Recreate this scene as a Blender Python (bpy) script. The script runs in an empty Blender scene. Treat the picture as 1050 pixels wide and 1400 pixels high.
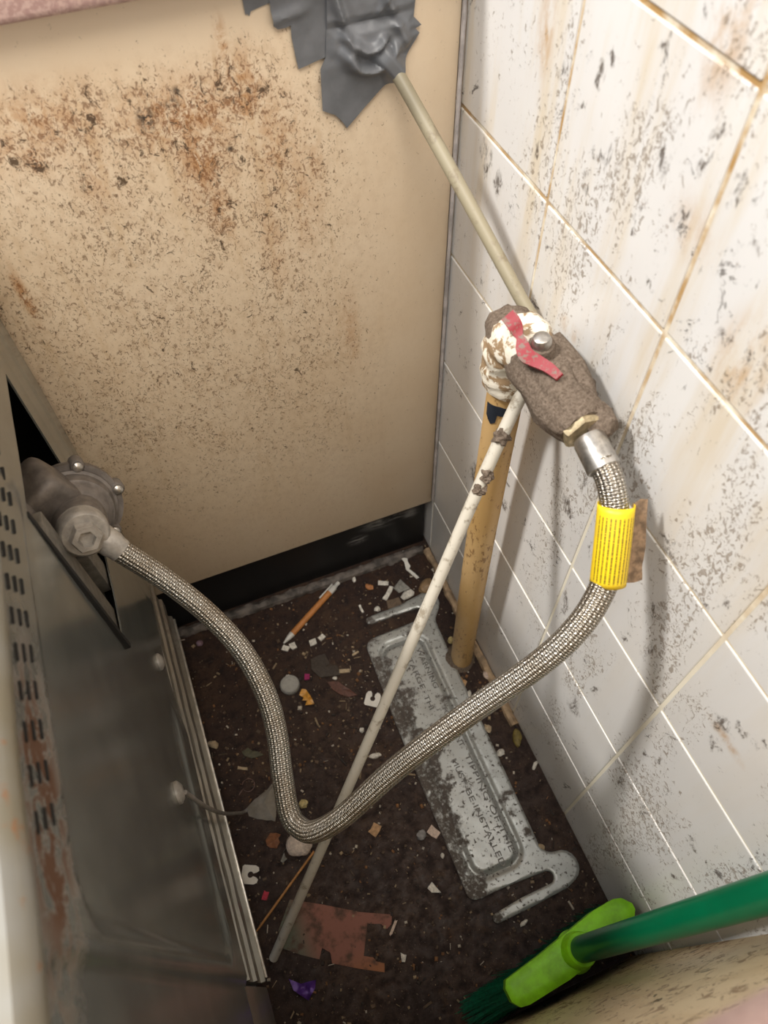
import bpy, bmesh, math, random
from mathutils import Vector, Matrix, noise
from mathutils.geometry import delaunay_2d_cdt
random.seed(7)
sc = bpy.context.scene
COL = sc.collection
# ------------------------------------------------------------------ camera, world, light, exposure
cam_d = bpy.data.cameras.new('camera')
cam = bpy.data.objects.new('camera', cam_d); COL.objects.link(cam); sc.camera = cam
cam_d.sensor_fit = 'VERTICAL'; cam_d.sensor_height = 36.0; cam_d.sensor_width = 27.0
cam_d.lens = 990.64 / 1400 * 36.0
cam_d.clip_start = 0.01
RX = Vector((0.92919, -0.36909, -0.01933)); RY = Vector((0.31738, 0.77001, 0.55349)); RZ = Vector((-0.18940, -0.52044, 0.83263))
mw = Matrix.Identity(4)
for i, v in enumerate((RX, RY, RZ)):
    v = v.normalized(); mw[0][i], mw[1][i], mw[2][i] = v
mw.translation = (-0.28225, -0.55593, 1.04839)
cam.matrix_world = mw
cam_d.dof.use_dof = True; cam_d.dof.focus_distance = 0.72; cam_d.dof.aperture_fstop = 8.0

world = bpy.data.worlds.new('world'); sc.world = world; world.use_nodes = True
world.node_tree.nodes['Background'].inputs[0].default_value = (0.95, 0.97, 1.0, 1)
world.node_tree.nodes['Background'].inputs[1].default_value = 0.95

def area(name, loc, target, sx, sy, power, color):
    l = bpy.data.lights.new(name, 'AREA'); l.shape = 'RECTANGLE'; l.size = sx; l.size_y = sy; l.energy = power; l.color = color
    o = bpy.data.objects.new(name, l); COL.objects.link(o); o.location = loc
    o.rotation_euler = (Vector(target) - Vector(loc)).to_track_quat('-Z', 'Y').to_euler()
area('ceiling_lamp_light', (-2.60, 0.50, 3.90), (-0.1, -0.3, 0.4), 0.45, 0.45, 205, (1.0, 0.97, 0.93))
area('added_fill_light', (-0.50, -0.95, 2.40), (-0.2, -0.2, 0.3), 0.9, 0.9, 34, (1.0, 0.95, 0.88))  # unseen soft fill lamp, added to brighten the cream side panel
vs = sc.view_settings
vs.view_transform = 'Standard'; vs.look = 'None'; vs.gamma = 1.0; vs.use_curve_mapping = False
vs.exposure = -0.16

# ------------------------------------------------------------------ node helper
class NT:
    def __init__(s, name, rough=0.5, metal=0.0, color=(0.5, 0.5, 0.5), spec=0.5):
        s.m = bpy.data.materials.new(name); s.m.use_nodes = True
        s.t = s.m.node_tree; s.b = s.t.nodes['Principled BSDF']
        s.b.inputs['Roughness'].default_value = rough; s.b.inputs['Metallic'].default_value = metal
        s.b.inputs['Base Color'].default_value = (*color, 1); s.b.inputs['Specular IOR Level'].default_value = spec
    def n(s, t): return s.t.nodes.new(t)
    def set(s, sock, v):
        if isinstance(v, bpy.types.NodeSocket): s.t.links.new(v, sock)
        elif isinstance(v, (tuple, list)) and len(v) == 3 and sock.type == 'RGBA': sock.default_value = (*v, 1)
        else: sock.default_value = v
    def pos(s): return s.n('ShaderNodeNewGeometry').outputs['Position']
    def uv(s): return s.n('ShaderNodeTexCoord').outputs['UV']
    def vm(s, op, a, b=None):
        k = s.n('ShaderNodeVectorMath'); k.operation = op; s.set(k.inputs[0], a)
        if b is not None: s.set(k.inputs[1], b)
        return k.outputs['Value'] if op in ('LENGTH', 'DISTANCE', 'DOT_PRODUCT') else k.outputs[0]
    def ma(s, op, a, b=0.0, clamp=False):
        k = s.n('ShaderNodeMath'); k.operation = op; k.use_clamp = clamp; s.set(k.inputs[0], a); s.set(k.inputs[1], b); return k.outputs[0]
    def noise(s, vec, scale, detail=3, rough=0.55, dist=0.0):
        k = s.n('ShaderNodeTexNoise'); s.set(k.inputs['Vector'], vec); k.inputs['Scale'].default_value = scale
        k.inputs['Detail'].default_value = detail; k.inputs['Roughness'].default_value = rough; k.inputs['Distortion'].default_value = dist
        return k.outputs['Fac']
    def mr(s, v, a, b, c=0.0, d=1.0, smooth=True):
        k = s.n('ShaderNodeMapRange'); k.interpolation_type = 'SMOOTHSTEP' if smooth else 'LINEAR'
        for i, x in enumerate((v, a, b, c, d)): s.set(k.inputs[i], x)
        return k.outputs[0]
    def mix(s, f, a, b):
        k = s.n('ShaderNodeMix'); k.data_type = 'RGBA'; s.set(k.inputs[0], f); s.set(k.inputs[6], a); s.set(k.inputs[7], b); return k.outputs[2]
    def sep(s, v):
        k = s.n('ShaderNodeSeparateXYZ'); s.set(k.inputs[0], v); return k.outputs
    def blob(s, vec, c, r, edge=0.0):
        d = s.vm('LENGTH', s.vm('DIVIDE', s.vm('SUBTRACT', vec, c), r))
        return s.mr(d, 1.0, edge, 0.0, 1.0)
    def blobs(s, vec, L):
        out = None
        for c, r, w in L:
            q = s.ma('MULTIPLY', s.blob(vec, c, r), w)
            out = q if out is None else s.ma('MAXIMUM', out, q)
        return out
    def col(s, c): s.set(s.b.inputs['Base Color'], c)
    def rough(s, c): s.set(s.b.inputs['Roughness'], c)
    def bump(s, h, strength=0.3, dist=0.002):
        k = s.n('ShaderNodeBump'); k.inputs['Strength'].default_value = strength; k.inputs['Distance'].default_value = dist
        s.set(k.inputs['Height'], h); s.t.links.new(k.outputs[0], s.b.inputs['Normal'])

def simple(name, color, rough=0.5, metal=0.0, var=0.25, scale=120, bump=0.0):
    k = NT(name, rough, metal, color)
    p = k.pos(); f = k.noise(p, scale, 4, 0.6)
    dark = tuple(c * (1 - var) for c in color); lite = tuple(min(1, c * (1 + var * 0.6)) for c in color)
    k.col(k.mix(k.mr(f, 0.3, 0.7), dark, lite))
    if bump: k.bump(f, bump, 0.001)
    return k.m

# --- cream laminate with fly specks, mould and rust stains
def panel_mat(name, blobs_rust, dens_fn, base=(0.70, 0.565, 0.405), scl=1.0):
    k = NT(name, 0.42)
    p = k.pos()
    streak = k.vm('MULTIPLY', p, (1.0, 1.0, 0.7))
    big = k.noise(p, 9, 3)
    wob = k.noise(p, 40, 4, 0.65)
    mid = k.noise(streak, 30, 5, 0.65)
    c = k.mix(k.mr(big, 0.3, 0.75), base, tuple(x * f for x, f in zip(base, (0.95, 0.92, 0.88))))
    dens = k.ma('MULTIPLY', dens_fn(k, p, wob), k.mr(mid, 0.30, 0.62, 0.55, 1.0), True)
    rust = k.ma('MULTIPLY', k.blobs(p, blobs_rust), k.mr(wob, 0.28, 0.5), True)
    runs = k.mr(k.noise(k.vm('MULTIPLY', p, (1.0, 1.0, 0.07)), 70, 3, 0.6), 0.56, 0.68)
    # thin brown film, rust film
    film = k.ma('MULTIPLY', dens, k.mr(k.noise(streak, 120 * scl, 4, 0.7), 0.40, 0.66), True)
    c = k.mix(k.ma('MULTIPLY', film, 0.32), c, (0.36, 0.21, 0.10))
    c = k.mix(k.ma('MULTIPLY', k.ma('MULTIPLY', runs, dens, True), 0.20), c, (0.42, 0.25, 0.08))
    rf = k.ma('MULTIPLY', rust, k.mr(k.noise(streak, 95 * scl, 6, 0.74, 0.8), 0.36, 0.60), True)
    c = k.mix(k.ma('MULTIPLY', rf, 0.85), c, (0.40, 0.19, 0.06))
    # fine brown specks, denser in the rust
    sp = k.noise(streak, 330 * scl, 6, 0.72, 1.0)
    f = k.mr(k.ma('ADD', sp, k.ma('ADD', k.ma('MULTIPLY', dens, 0.125), k.ma('MULTIPLY', rust, 0.06))), 0.652, 0.700)
    c = k.mix(k.ma('MULTIPLY', f, 0.78), c, k.mix(rust, (0.20, 0.125, 0.07), (0.20, 0.075, 0.022)))
    # larger dark marks
    sp2 = k.noise(k.vm('MULTIPLY', p, (1.0, 1.0, 0.8)), 125 * scl, 8, 0.78, 0.9)
    f2 = k.mr(k.ma('ADD', sp2, k.ma('ADD', k.ma('MULTIPLY', dens, 0.115), k.ma('MULTIPLY', rust, 0.05))), 0.695, 0.725)
    c = k.mix(k.ma('MULTIPLY', f2, 0.92), c, (0.07, 0.04, 0.02))
    # black mould knots
    kn = k.blobs(p, [((-0.2525, 0, 0.773), (0.010, 1, 0.014), 1.0), ((-0.232, 0, 0.779), (0.008, 1, 0.006), 0.9), ((-0.226, 0, 0.787), (0.006, 1, 0.005), 0.9), ((-0.197, 0, 0.737), (0.004, 1, 0.004), 1.0)])
    f3 = k.ma('MULTIPLY', kn, k.mr(k.noise(p, 200, 4, 0.7), 0.42, 0.52), True)
    c = k.mix(f3, c, (0.02, 0.014, 0.01))
    k.col(c)
    k.rough(k.mr(k.ma('MAXIMUM', f, rf), 0, 1, 0.38, 0.8))
    k.bump(k.ma('ADD', f, f2), 0.25, 0.0006)
    return k.m
def far_dens(k, p, wob):
    q = k.sep(p)
    top = k.mr(k.ma('ADD', q[2], k.ma('MULTIPLY', wob, 0.05)), 0.850, 0.818)
    return k.ma('MULTIPLY', k.ma('MULTIPLY', top, k.mr(q[2], 0.14, 0.50, 0.25, 1.0)), k.mr(q[0], -0.02, -0.17, 0.12, 1.0))
def near_dens(k, p, wob):
    return k.mr(k.sep(p)[2], -0.5, 0.2, 0.5, 1.0)

FAR_RUST = [((-0.222, 0, 0.768), (0.085, 1, 0.046), 1.0), ((-0.220, 0, 0.735), (0.036, 1, 0.075), 1.0), ((-0.182, 0, 0.776), (0.034, 1, 0.050), 1.0), ((-0.215, 0, 0.69), (0.022, 1, 0.05), 0.8),
            ((-0.325, 0, 0.782), (0.10, 1, 0.045), 0.75), ((-0.252, 0, 0.775), (0.040, 1, 0.03), 1.0), ((-0.336, 0, 0.762), (0.009, 1, 0.022), 1.2), ((-0.30, 0, 0.74), (0.03, 1, 0.05), 0.5),
            ((-0.188, 0, 0.812), (0.007, 1, 0.026), 1.0), ((-0.388, 0, 0.655), (0.007, 1, 0.045), 1.2), ((-0.145, 0, 0.68), (0.022, 1, 0.08), 0.55), ((-0.110, 0, 0.52), (0.016, 1, 0.08), 0.55),
            ((-0.16, 0, 0.735), (0.04, 1, 0.07), 0.7), ((-0.175, 0, 0.65), (0.02, 1, 0.08), 0.5), ((-0.13, 0, 0.70), (0.012, 1, 0.05), 0.6)]
M = {}
M['panel_far'] = panel_mat('cream_laminate_stained', FAR_RUST, far_dens)
M['panel_near'] = panel_mat('cream_laminate_near', [((-0.02, -0.62, 0.3), (0.05, 1, 0.2), 0.3)], near_dens, (0.72, 0.57, 0.37), 0.24)
M['board_edge'] = simple('board_edge', (0.42, 0.33, 0.22), 0.8)

# --- white glazed tile, grime by position
def tile_mat():
    k = NT('white_glazed_tile', 0.3)
    p = k.pos()
    st = k.vm('MULTIPLY', p, (1.0, 1.0, 0.45))
    base = k.mix(k.mr(k.noise(p, 7, 2), 0.3, 0.7), (0.73, 0.715, 0.69), (0.68, 0.665, 0.645))
    low = k.noise(st, 13, 4, 0.6)
    s = k.sep(p)
    up = k.mr(s[2], 0.45, 0.85)
    # yellowish film with vertical streaks, stronger high up
    film = k.ma('MULTIPLY', k.mr(k.noise(k.vm('MULTIPLY', p, (1, 1, 0.12)), 26, 4, 0.6), 0.42, 0.70), k.mr(up, 0, 1, 0.12, 0.75), True)
    c = k.mix(k.ma('MULTIPLY', film, 0.95), base, (0.60, 0.48, 0.30))
    st_b = k.blobs(p, [((0, -0.116, 0.83), (1, 0.016, 0.05), 1.0), ((0, -0.270, 0.895), (1, 0.022, 0.06), 1.0), ((0, -0.36, 0.76), (1, 0.03, 0.05), 0.8), ((0, -0.29, 0.80), (1, 0.03, 0.03), 0.5), ((0, -0.208, 0.660), (1, 0.03, 0.012), 0.8), ((0, -0.50, 0.505), (1, 0.03, 0.010), 0.9)])
    c = k.mix(k.ma('MULTIPLY', k.ma('MULTIPLY', st_b, k.mr(k.noise(st, 60, 5, 0.7), 0.38, 0.65), True), 0.8), c, (0.46, 0.25, 0.07))
    # fine brown specks
    dens = k.ma('MULTIPLY', k.mr(low, 0.40, 0.60), k.mr(k.ma('ADD', s[1], k.ma('MULTIPLY', s[2], -0.35)), -0.25, -0.50, 0.35, 1.0), True)
    sp = k.noise(k.vm('MULTIPLY', p, (1, 1, 0.7)), 230, 5, 0.72, 1.0)
    f = k.mr(k.ma('SUBTRACT', sp, k.mr(dens, 0, 1, 0.665, 0.505, False)), 0.0, 0.06)
    c = k.mix(k.ma('MULTIPLY', f, 0.7), c, (0.20, 0.145, 0.095))
    # dark soft smudges and squiggles
    sq = k.noise(k.vm('MULTIPLY', p, (1.0, 1.1, 0.75)), 48, 9, 0.82, 0.7)
    f2 = k.mr(k.ma('SUBTRACT', sq, k.mr(k.noise(p, 11, 4, 0.6), 0.38, 0.62, 0.665, 0.572, False)), 0.0, 0.03)
    c = k.mix(k.ma('MULTIPLY', f2, 0.82), c, (0.075, 0.06, 0.048))
    wn = k.n('ShaderNodeTexNoise'); k.set(wn.inputs['Vector'], k.vm('MULTIPLY', p, (1, 1, 0.6))); wn.inputs['Scale'].default_value = 62; wn.inputs['Detail'].default_value = 4; wn.inputs['Roughness'].default_value = 0.65
    pw = k.vm('ADD', p, k.vm('MULTIPLY', k.vm('SUBTRACT', wn.outputs['Color'], (0.5, 0.5, 0.5)), (0.0, 0.040, 0.060)))
    sm = k.blobs(pw, [((0, -0.189, 0.848), (1, 0.0063, 0.0076), 1.25), ((0, -0.179, 0.830), (1, 0.0068, 0.0095), 1.25), ((0, -0.142, 0.817), (1, 0.0076, 0.0124), 1.25), ((0, -0.169, 0.803), (1, 0.0066, 0.0063), 1.25), ((0, -0.127, 0.755), (1, 0.0078, 0.0088), 1.25), ((0, -0.253, 0.814), (1, 0.0063, 0.0092), 1.25), ((0, -0.284, 0.847), (1, 0.0063, 0.0063), 1.25), ((0, -0.200, 0.791), (1, 0.0063, 0.0063), 1.25), ((0, -0.190, 0.771), (1, 0.0063, 0.0063), 1.25), ((0, -0.283, 0.800), (1, 0.0063, 0.0063), 1.25), ((0, -0.335, 0.824), (1, 0.0063, 0.0063), 1.25), ((0, -0.338, 0.764), (1, 0.0063, 0.0063), 1.25), ((0, -0.227, 0.867), (1, 0.0063, 0.0063), 1.25), ((0, -0.310, 0.837), (1, 0.0063, 0.0063), 1.25), ((0, -0.286, 0.824), (1, 0.0073, 0.0063), 1.25), ((0, -0.246, 0.777), (1, 0.0063, 0.0063), 1.25), ((0, -0.274, 0.754), (1, 0.0063, 0.0063), 1.25), ((0, -0.077, 0.704), (1, 0.0097, 0.0155), 1.25), ((0, -0.055, 0.714), (1, 0.0127, 0.0119), 1.25), ((0, -0.270, 0.498), (1, 0.0083, 0.0182), 1.25), ((0, -0.279, 0.551), (1, 0.0066, 0.0146), 1.25), ((0, -0.312, 0.495), (1, 0.0063, 0.0114), 1.25), ((0, -0.384, 0.591), (1, 0.0071, 0.0083), 1.25), ((0, -0.373, 0.595), (1, 0.0063, 0.0063), 1.25), ((0, -0.435, 0.613), (1, 0.0063, 0.0065), 1.25), ((0, -0.425, 0.582), (1, 0.0063, 0.0063), 1.25), ((0, -0.412, 0.478), (1, 0.0063, 0.0155), 1.25), ((0, -0.403, 0.529), (1, 0.0063, 0.0063), 1.25), ((0, -0.384, 0.449), (1, 0.0063, 0.0119), 1.25), ((0, -0.309, 0.381), (1, 0.0083, 0.0229), 1.25), ((0, -0.394, 0.520), (1, 0.0063, 0.0065), 1.25), ((0, -0.491, 0.511), (1, 0.0085, 0.0127), 1.25), ((0, -0.502, 0.530), (1, 0.0063, 0.0088), 1.25), ((0, -0.498, 0.483), (1, 0.0066, 0.0109), 1.25), ((0, -0.482, 0.383), (1, 0.0068, 0.0117), 1.25), ((0, -0.469, 0.350), (1, 0.0063, 0.0097), 1.25), ((0, -0.475, 0.261), (1, 0.0063, 0.0139), 1.25), ((0, -0.392, 0.330), (1, 0.0065, 0.0173), 1.25), ((0, -0.568, 0.267), (1, 0.0063, 0.0172), 1.25), ((0, -0.547, 0.346), (1, 0.0063, 0.0093), 1.25), ((0, -0.516, 0.542), (1, 0.0063, 0.0063), 1.25), ((0, -0.380, 0.250), (1, 0.0129, 0.0253), 1.25), ((0, -0.109, 0.336), (1, 0.0204, 0.0335), 1.25), ((0, -0.177, 0.374), (1, 0.0110, 0.0161), 1.25)])
    f3 = k.ma('MULTIPLY', sm, k.mr(k.noise(st, 150, 6, 0.75, 1.0), 0.38, 0.58), True)
    c = k.mix(k.ma('MULTIPLY', f3, 0.9), c, (0.085, 0.062, 0.045))
    k.col(c)
    g = k.ma('MAXIMUM', k.ma('MAXIMUM', f, f2), k.ma('MAXIMUM', f3, film))
    k.rough(k.mr(g, 0, 1, 0.33, 0.8))
    k.bump(k.ma('ADD', f, k.ma('ADD', f2, f3)), 0.25, 0.0006)
    return k.m
M['tile'] = tile_mat()
k = NT('dirty_grout', 0.9); p = k.pos(); g = k.noise(p, 40, 4)
up = k.mr(k.sep(p)[2], 0.45, 0.8)
k.col(k.mix(k.ma('MULTIPLY', k.mr(g, 0.3, 0.6), up, True), (0.80, 0.74, 0.60), (0.42, 0.25, 0.09))); M['grout'] = k.m
# --- dirty floor
k = NT('filthy_vinyl_floor', 0.55, spec=0.25); p = k.pos()
a = k.noise(p, 11, 5, 0.65); b = k.noise(p, 70, 6, 0.7); c3 = k.noise(p, 320, 3, 0.6)
c = k.mix(k.mr(a, 0.35, 0.65), (0.030, 0.016, 0.012), (0.048, 0.025, 0.015))
c = k.mix(k.mr(b, 0.42, 0.68), c, (0.018, 0.011, 0.010))
c = k.mix(k.ma('MULTIPLY', k.mr(k.noise(p, 24, 5, 0.7), 0.52, 0.68), 0.6), c, (0.075, 0.042, 0.024))
c = k.mix(k.mr(c3, 0.60, 0.68), c, (0.012, 0.008, 0.007))
c = k.mix(k.ma('MULTIPLY', k.mr(k.noise(p, 480, 2, 0.5), 0.68, 0.73), 0.7), c, (0.20, 0.15, 0.11))
k.col(c); k.rough(k.mr(b, 0.3, 0.7, 0.35, 0.8)); k.bump(k.ma('ADD', b, k.ma('MULTIPLY', c3, 0.5)), 0.5, 0.0015); M['floor'] = k.m
# --- black plinth with white scuffs
k = NT('black_plinth', 0.45); p = k.pos()
sb = k.blobs(p, [((-0.075, 0.02, 0.102), (0.05, 1, 0.022), 0.9), ((-0.118, 0.02, 0.072), (0.022, 1, 0.016), 1.0), ((-0.03, 0.02, 0.10), (0.02, 1, 0.02), 0.8)])
f = k.ma('MULTIPLY', sb, k.mr(k.noise(k.vm('MULTIPLY', p, (0.25, 1, 1.0)), 130, 4, 0.65), 0.44, 0.6), True)
k.col(k.mix(f, (0.008, 0.008, 0.008), (0.30, 0.29, 0.27))); M['plinth'] = k.m
# --- pink worktop
k = NT('pink_worktop', 0.5); p = k.pos()
f = k.noise(p, 260, 3, 0.6)
c = k.mix(k.mr(f, 0.4, 0.62), (0.44, 0.28, 0.25), (0.60, 0.42, 0.37)); k.col(c); M['worktop'] = k.m
M['trim_tan'] = simple('tan_sealant', (0.40, 0.28, 0.17), 0.8, 0, 0.5, 60)
M['trim_dark'] = simple('vinyl_lip', (0.12, 0.10, 0.085), 0.7, 0, 0.6, 70)
M['sealant'] = simple('white_sealant', (0.62, 0.58, 0.54), 0.6, 0, 0.2, 60)
M['caulk'] = simple('grimy_sealant', (0.46, 0.42, 0.40), 0.6, 0, 0.3, 60)
# --- galvanised steel of the cooker back with rust
def galv(name, base, rough, rust):
    k = NT(name, rough, 0.75, base); p = k.pos()
    a = k.noise(p, 22, 5, 0.6); b = k.noise(p, 190, 4, 0.65)
    c = k.mix(k.mr(a, 0.3, 0.7), base, tuple(x * 0.75 for x in base))
    c = k.mix(k.ma('MULTIPLY', k.mr(b, 0.60, 0.70), 0.35), c, (0.45, 0.42, 0.38))
    if rust:
        rb = k.blobs(p, rust); rf = k.ma('MULTIPLY', rb, k.mr(k.noise(k.vm('MULTIPLY', p, (1, 0.6, 1)), 95, 5, 0.7, 0.5), 0.40, 0.54), True)
        c = k.mix(rf, c, (0.10, 0.048, 0.026))
        k.set(k.b.inputs['Metallic'], k.mr(rf, 0, 1, 0.75, 0.0)); k.rough(k.mr(rf, 0, 1, rough, 0.9))
    else:
        k.rough(k.mr(a, 0.3, 0.7, rough, rough + 0.14))
    k.col(c); k.bump(b, 0.05, 0.0005)
    return k.m
M['cooker_back'] = galv('galvanised_back', (0.40, 0.42, 0.40), 0.22, [((-0.41, -0.43, 0.70), (1, 0.15, 0.05), 1.3), ((-0.41, -0.24, 0.73), (1, 0.06, 0.03), 0.6)])
M['rail'] = galv('galvanised_rail', (0.44, 0.42, 0.37), 0.28, [((-0.41, -0.05, 0.15), (1, 0.12, 0.12), 0.5)])
M['bright_edge'] = simple('worn_steel_edge', (0.62, 0.60, 0.55), 0.35, 0.7, 0.3, 90)
M['black_void'] = simple('black_parts_and_shade', (0.007, 0.007, 0.007), 0.8)  # near-black stands in for shade inside the openings; also colours the feet
M['cooker_body'] = simple('cooker_side_enamel', (0.14, 0.14, 0.14), 0.4)
M['inner_steel'] = simple('inner_grey_steel', (0.20, 0.19, 0.17), 0.5, 0.3)
k = NT('chipped_cream_enamel', 0.3); p = k.pos()
f = k.mr(k.noise(p, 38, 4, 0.65), 0.56, 0.64)
c = k.mix(k.mr(k.noise(p, 14, 3), 0.35, 0.65), (0.24, 0.24, 0.225), (0.20, 0.18, 0.13)); k.col(k.mix(k.ma('MULTIPLY', f, 0.85), c, (0.26, 0.12, 0.05))); M['enamel'] = k.m
M['cast'] = simple('grey_die_cast', (0.18, 0.16, 0.145), 0.5, 0.35, 0.3, 90, 0.25)
M['cast_lite'] = simple('pale_die_cast', (0.40, 0.375, 0.34), 0.45, 0.35, 0.25, 120, 0.2)
M['steel'] = simple('dull_steel', (0.48, 0.45, 0.41), 0.3, 0.9, 0.3, 150)
# braided stainless hose, uv: u along (m * 100), v around 0..1
k = NT('braided_stainless', 0.3, 0.95, (0.6, 0.57, 0.52)); u = k.sep(k.uv())
a1 = k.ma('MULTIPLY', u[0], 2.5); b1 = k.ma('MULTIPLY', u[1], 9.0)
s1 = k.ma('SINE', k.ma('MULTIPLY', k.ma('ADD', a1, b1), 6.2832)); s2 = k.ma('SINE', k.ma('MULTIPLY', k.ma('SUBTRACT', a1, b1), 6.2832))
w = k.ma('MULTIPLY', s1, s2); fine = k.ma('SINE', k.ma('MULTIPLY', k.ma('ADD', k.ma('MULTIPLY', u[0], 7.0), k.ma('MULTIPLY', u[1], 14.0)), 6.2832))
h = k.mr(k.ma('ADD', w, k.ma('MULTIPLY', fine, 0.3)), -1.0, 1.0)
gr = k.mr(k.noise(k.pos(), 26, 4, 0.6), 0.40, 0.68)
c = k.mix(h, (0.22, 0.195, 0.16), (0.86, 0.83, 0.77)); c = k.mix(k.ma('MULTIPLY', gr, 0.5), c, (0.30, 0.23, 0.15))
k.col(c); k.bump(h, 0.9, 0.0012); M['braid'] = k.m
# yellow label, uv: u along, v around
k = NT('yellow_warning_label', 0.45); u = k.sep(k.uv())
ln = k.ma('MULTIPLY', u[1], 22.0); fr = k.ma('FRACT', ln)
line = k.ma('MULTIPLY', k.mr(fr, 0.30, 0.40), k.mr(fr, 0.85, 0.75), True)
cmb = k.n('ShaderNodeCombineXYZ'); k.set(cmb.inputs[0], k.ma('MULTIPLY', u[0], 75.0)); k.set(cmb.inputs[1], k.ma('FLOOR', ln))
let = k.mr(k.noise(cmb.outputs[0], 1.0, 2, 0.6), 0.36, 0.52)
win = k.ma('MULTIPLY', k.ma('MULTIPLY', k.mr(u[0], 0.10, 0.13), k.mr(u[0], 0.95, 0.92)), k.ma('MULTIPLY', k.mr(u[1], 0.08, 0.09), k.mr(u[1], 0.60, 0.59)), True)
ink = k.ma('MULTIPLY', k.ma('MULTIPLY', line, let), win, True)
dirt = k.mr(k.noise(k.pos(), 70, 5, 0.7), 0.45, 0.7)
c = k.mix(k.ma('MULTIPLY', dirt, 0.35), (0.86, 0.60, 0.015), (0.55, 0.36, 0.05)); k.col(k.mix(k.ma('MULTIPLY', ink, 0.85), c, (0.07, 0.05, 0.01))); M['label'] = k.m
M['label_brown'] = simple('grimy_label_back', (0.23, 0.15, 0.09), 0.85, 0, 0.5, 160, 0.4)
# gas pipe
k = NT('ochre_painted_pipe', 0.5); p = k.pos(); pz = k.vm('MULTIPLY', p, (1, 1, 0.4))
c = k.mix(k.mr(k.noise(pz, 20, 3), 0.35, 0.65), (0.58, 0.38, 0.17), (0.52, 0.32, 0.12))
sp = k.mr(k.ma('SUBTRACT', k.noise(pz, 210, 4, 0.68), k.mr(k.noise(p, 12, 3), 0.3, 0.7, 0.63, 0.52, False)), 0, 0.07)
c = k.mix(k.ma('MULTIPLY', sp, 0.75), c, (0.22, 0.11, 0.04))
k.col(c); k.bump(sp, 0.3, 0.0006); M['pipe'] = k.m
k = NT('flaking_white_paint', 0.6); p = k.pos()
f = k.noise(p, 55, 5, 0.68, 0.5)
c = k.mix(k.mr(f, 0.50, 0.56), (0.78, 0.72, 0.60), (0.30, 0.20, 0.11)); k.col(c); k.bump(f, 0.6, 0.003); M['flaky'] = k.m
k = NT('matted_dust', 1.0, 0, (0.2, 0.16, 0.12), 0.1); p = k.pos(); f = k.noise(p, 420, 5, 0.75)
k.col(k.mix(k.mr(f, 0.3, 0.7), (0.13, 0.095, 0.07), (0.30, 0.235, 0.18))); k.bump(f, 1.0, 0.003); M['dust'] = k.m
M['brass'] = simple('dirty_brass', (0.52, 0.42, 0.26), 0.4, 0.6, 0.35, 200)
k = NT('chipped_red_enamel', 0.5); p = k.pos(); k.col(k.mix(k.mr(k.noise(p, 210, 4, 0.7), 0.50, 0.62), (0.24, 0.006, 0.014), (0.16, 0.10, 0.075))); M['red'] = k.m
M['black_paint'] = simple('blue_black_paint', (0.02, 0.025, 0.035), 0.3)
k = NT('dirty_white_tube', 0.45); p = k.pos()
f = k.noise(p, 60, 5, 0.68)
up = k.mr(k.sep(p)[2], 0.60, 0.64)
c = k.mix(up, (0.54, 0.50, 0.42), (0.30, 0.26, 0.175)); c = k.mix(k.ma('MULTIPLY', k.mr(f, 0.54, 0.66), 0.7), c, (0.20, 0.155, 0.10)); k.col(c); M['tube'] = k.m
k = NT('grey_duct_tape', 0.38); p = k.pos()
k.col(k.mix(k.mr(k.noise(p, 60, 3), 0.3, 0.7), (0.125, 0.13, 0.138), (0.16, 0.165, 0.175))); k.bump(k.noise(p, 700, 2), 0.08, 0.0005); M['tape'] = k.m
# bracket metal: zinc, dirt
k = NT('dirty_zinc_bracket', 0.38, 0.5, (0.6, 0.6, 0.57)); p = k.pos()
a = k.noise(p, 26, 5, 0.68); b = k.noise(p, 170, 5, 0.7)
left = k.mr(k.sep(p)[0], -0.112, -0.150)
dirt = k.ma('MAXIMUM', k.mr(b, 0.56, 0.63), k.ma('MULTIPLY', k.mr(k.ma('ADD', a, k.ma('MULTIPLY', left, 0.16)), 0.56, 0.66), k.mr(b, 0.30, 0.50)), True)
c = k.mix(k.ma('MULTIPLY', dirt, 0.9), (0.44, 0.45, 0.43), (0.06, 0.04, 0.028)); k.col(c)
k.set(k.b.inputs['Metallic'], k.mr(dirt, 0, 1, 0.55, 0.0)); k.rough(k.mr(dirt, 0, 1, 0.38, 0.85)); M['zinc'] = k.m
M['stamp'] = simple('stamped_letters', (0.17, 0.16, 0.145), 0.5, 0.4)
M['lime'] = simple('lime_plastic', (0.27, 0.70, 0.010), 0.4, 0, 0.25, 50)
M['green'] = simple('green_painted_handle', (0.0, 0.13, 0.052), 0.3, 0, 0.12, 20)
M['bristle'] = simple('dark_green_bristle', (0.004, 0.16, 0.075), 0.4, 0, 0.5, 300)
flat = dict(white=(0.70, 0.66, 0.58), rustorange=(0.40, 0.16, 0.05), clear=(0.26, 0.25, 0.22), brown=(0.14, 0.095, 0.06), cork=(0.27, 0.17, 0.085), tan=(0.42, 0.32, 0.2), mauve=(0.22, 0.14, 0.17),
            dkbrown=(0.05, 0.036, 0.026), redbrown=(0.11, 0.045, 0.03), olive=(0.085, 0.08, 0.045), tanorange=(0.48, 0.28, 0.13), paleyellow=(0.50, 0.40, 0.18), rust=(0.20, 0.07, 0.02), red=(0.45, 0.02, 0.05), pinkwhite=(0.60, 0.46, 0.37),
            grey=(0.24, 0.23, 0.22), dirtyyellow=(0.20, 0.15, 0.04), magenta=(0.30, 0.01, 0.10))
for q, c in flat.items(): M['f_' + q] = simple('bit_' + q, c, 0.6, 0, 0.3, 260)
M['pen_barrel'] = simple('orange_brown_card_barrel', (0.50, 0.20, 0.055), 0.55, 0, 0.12, 80)
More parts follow.
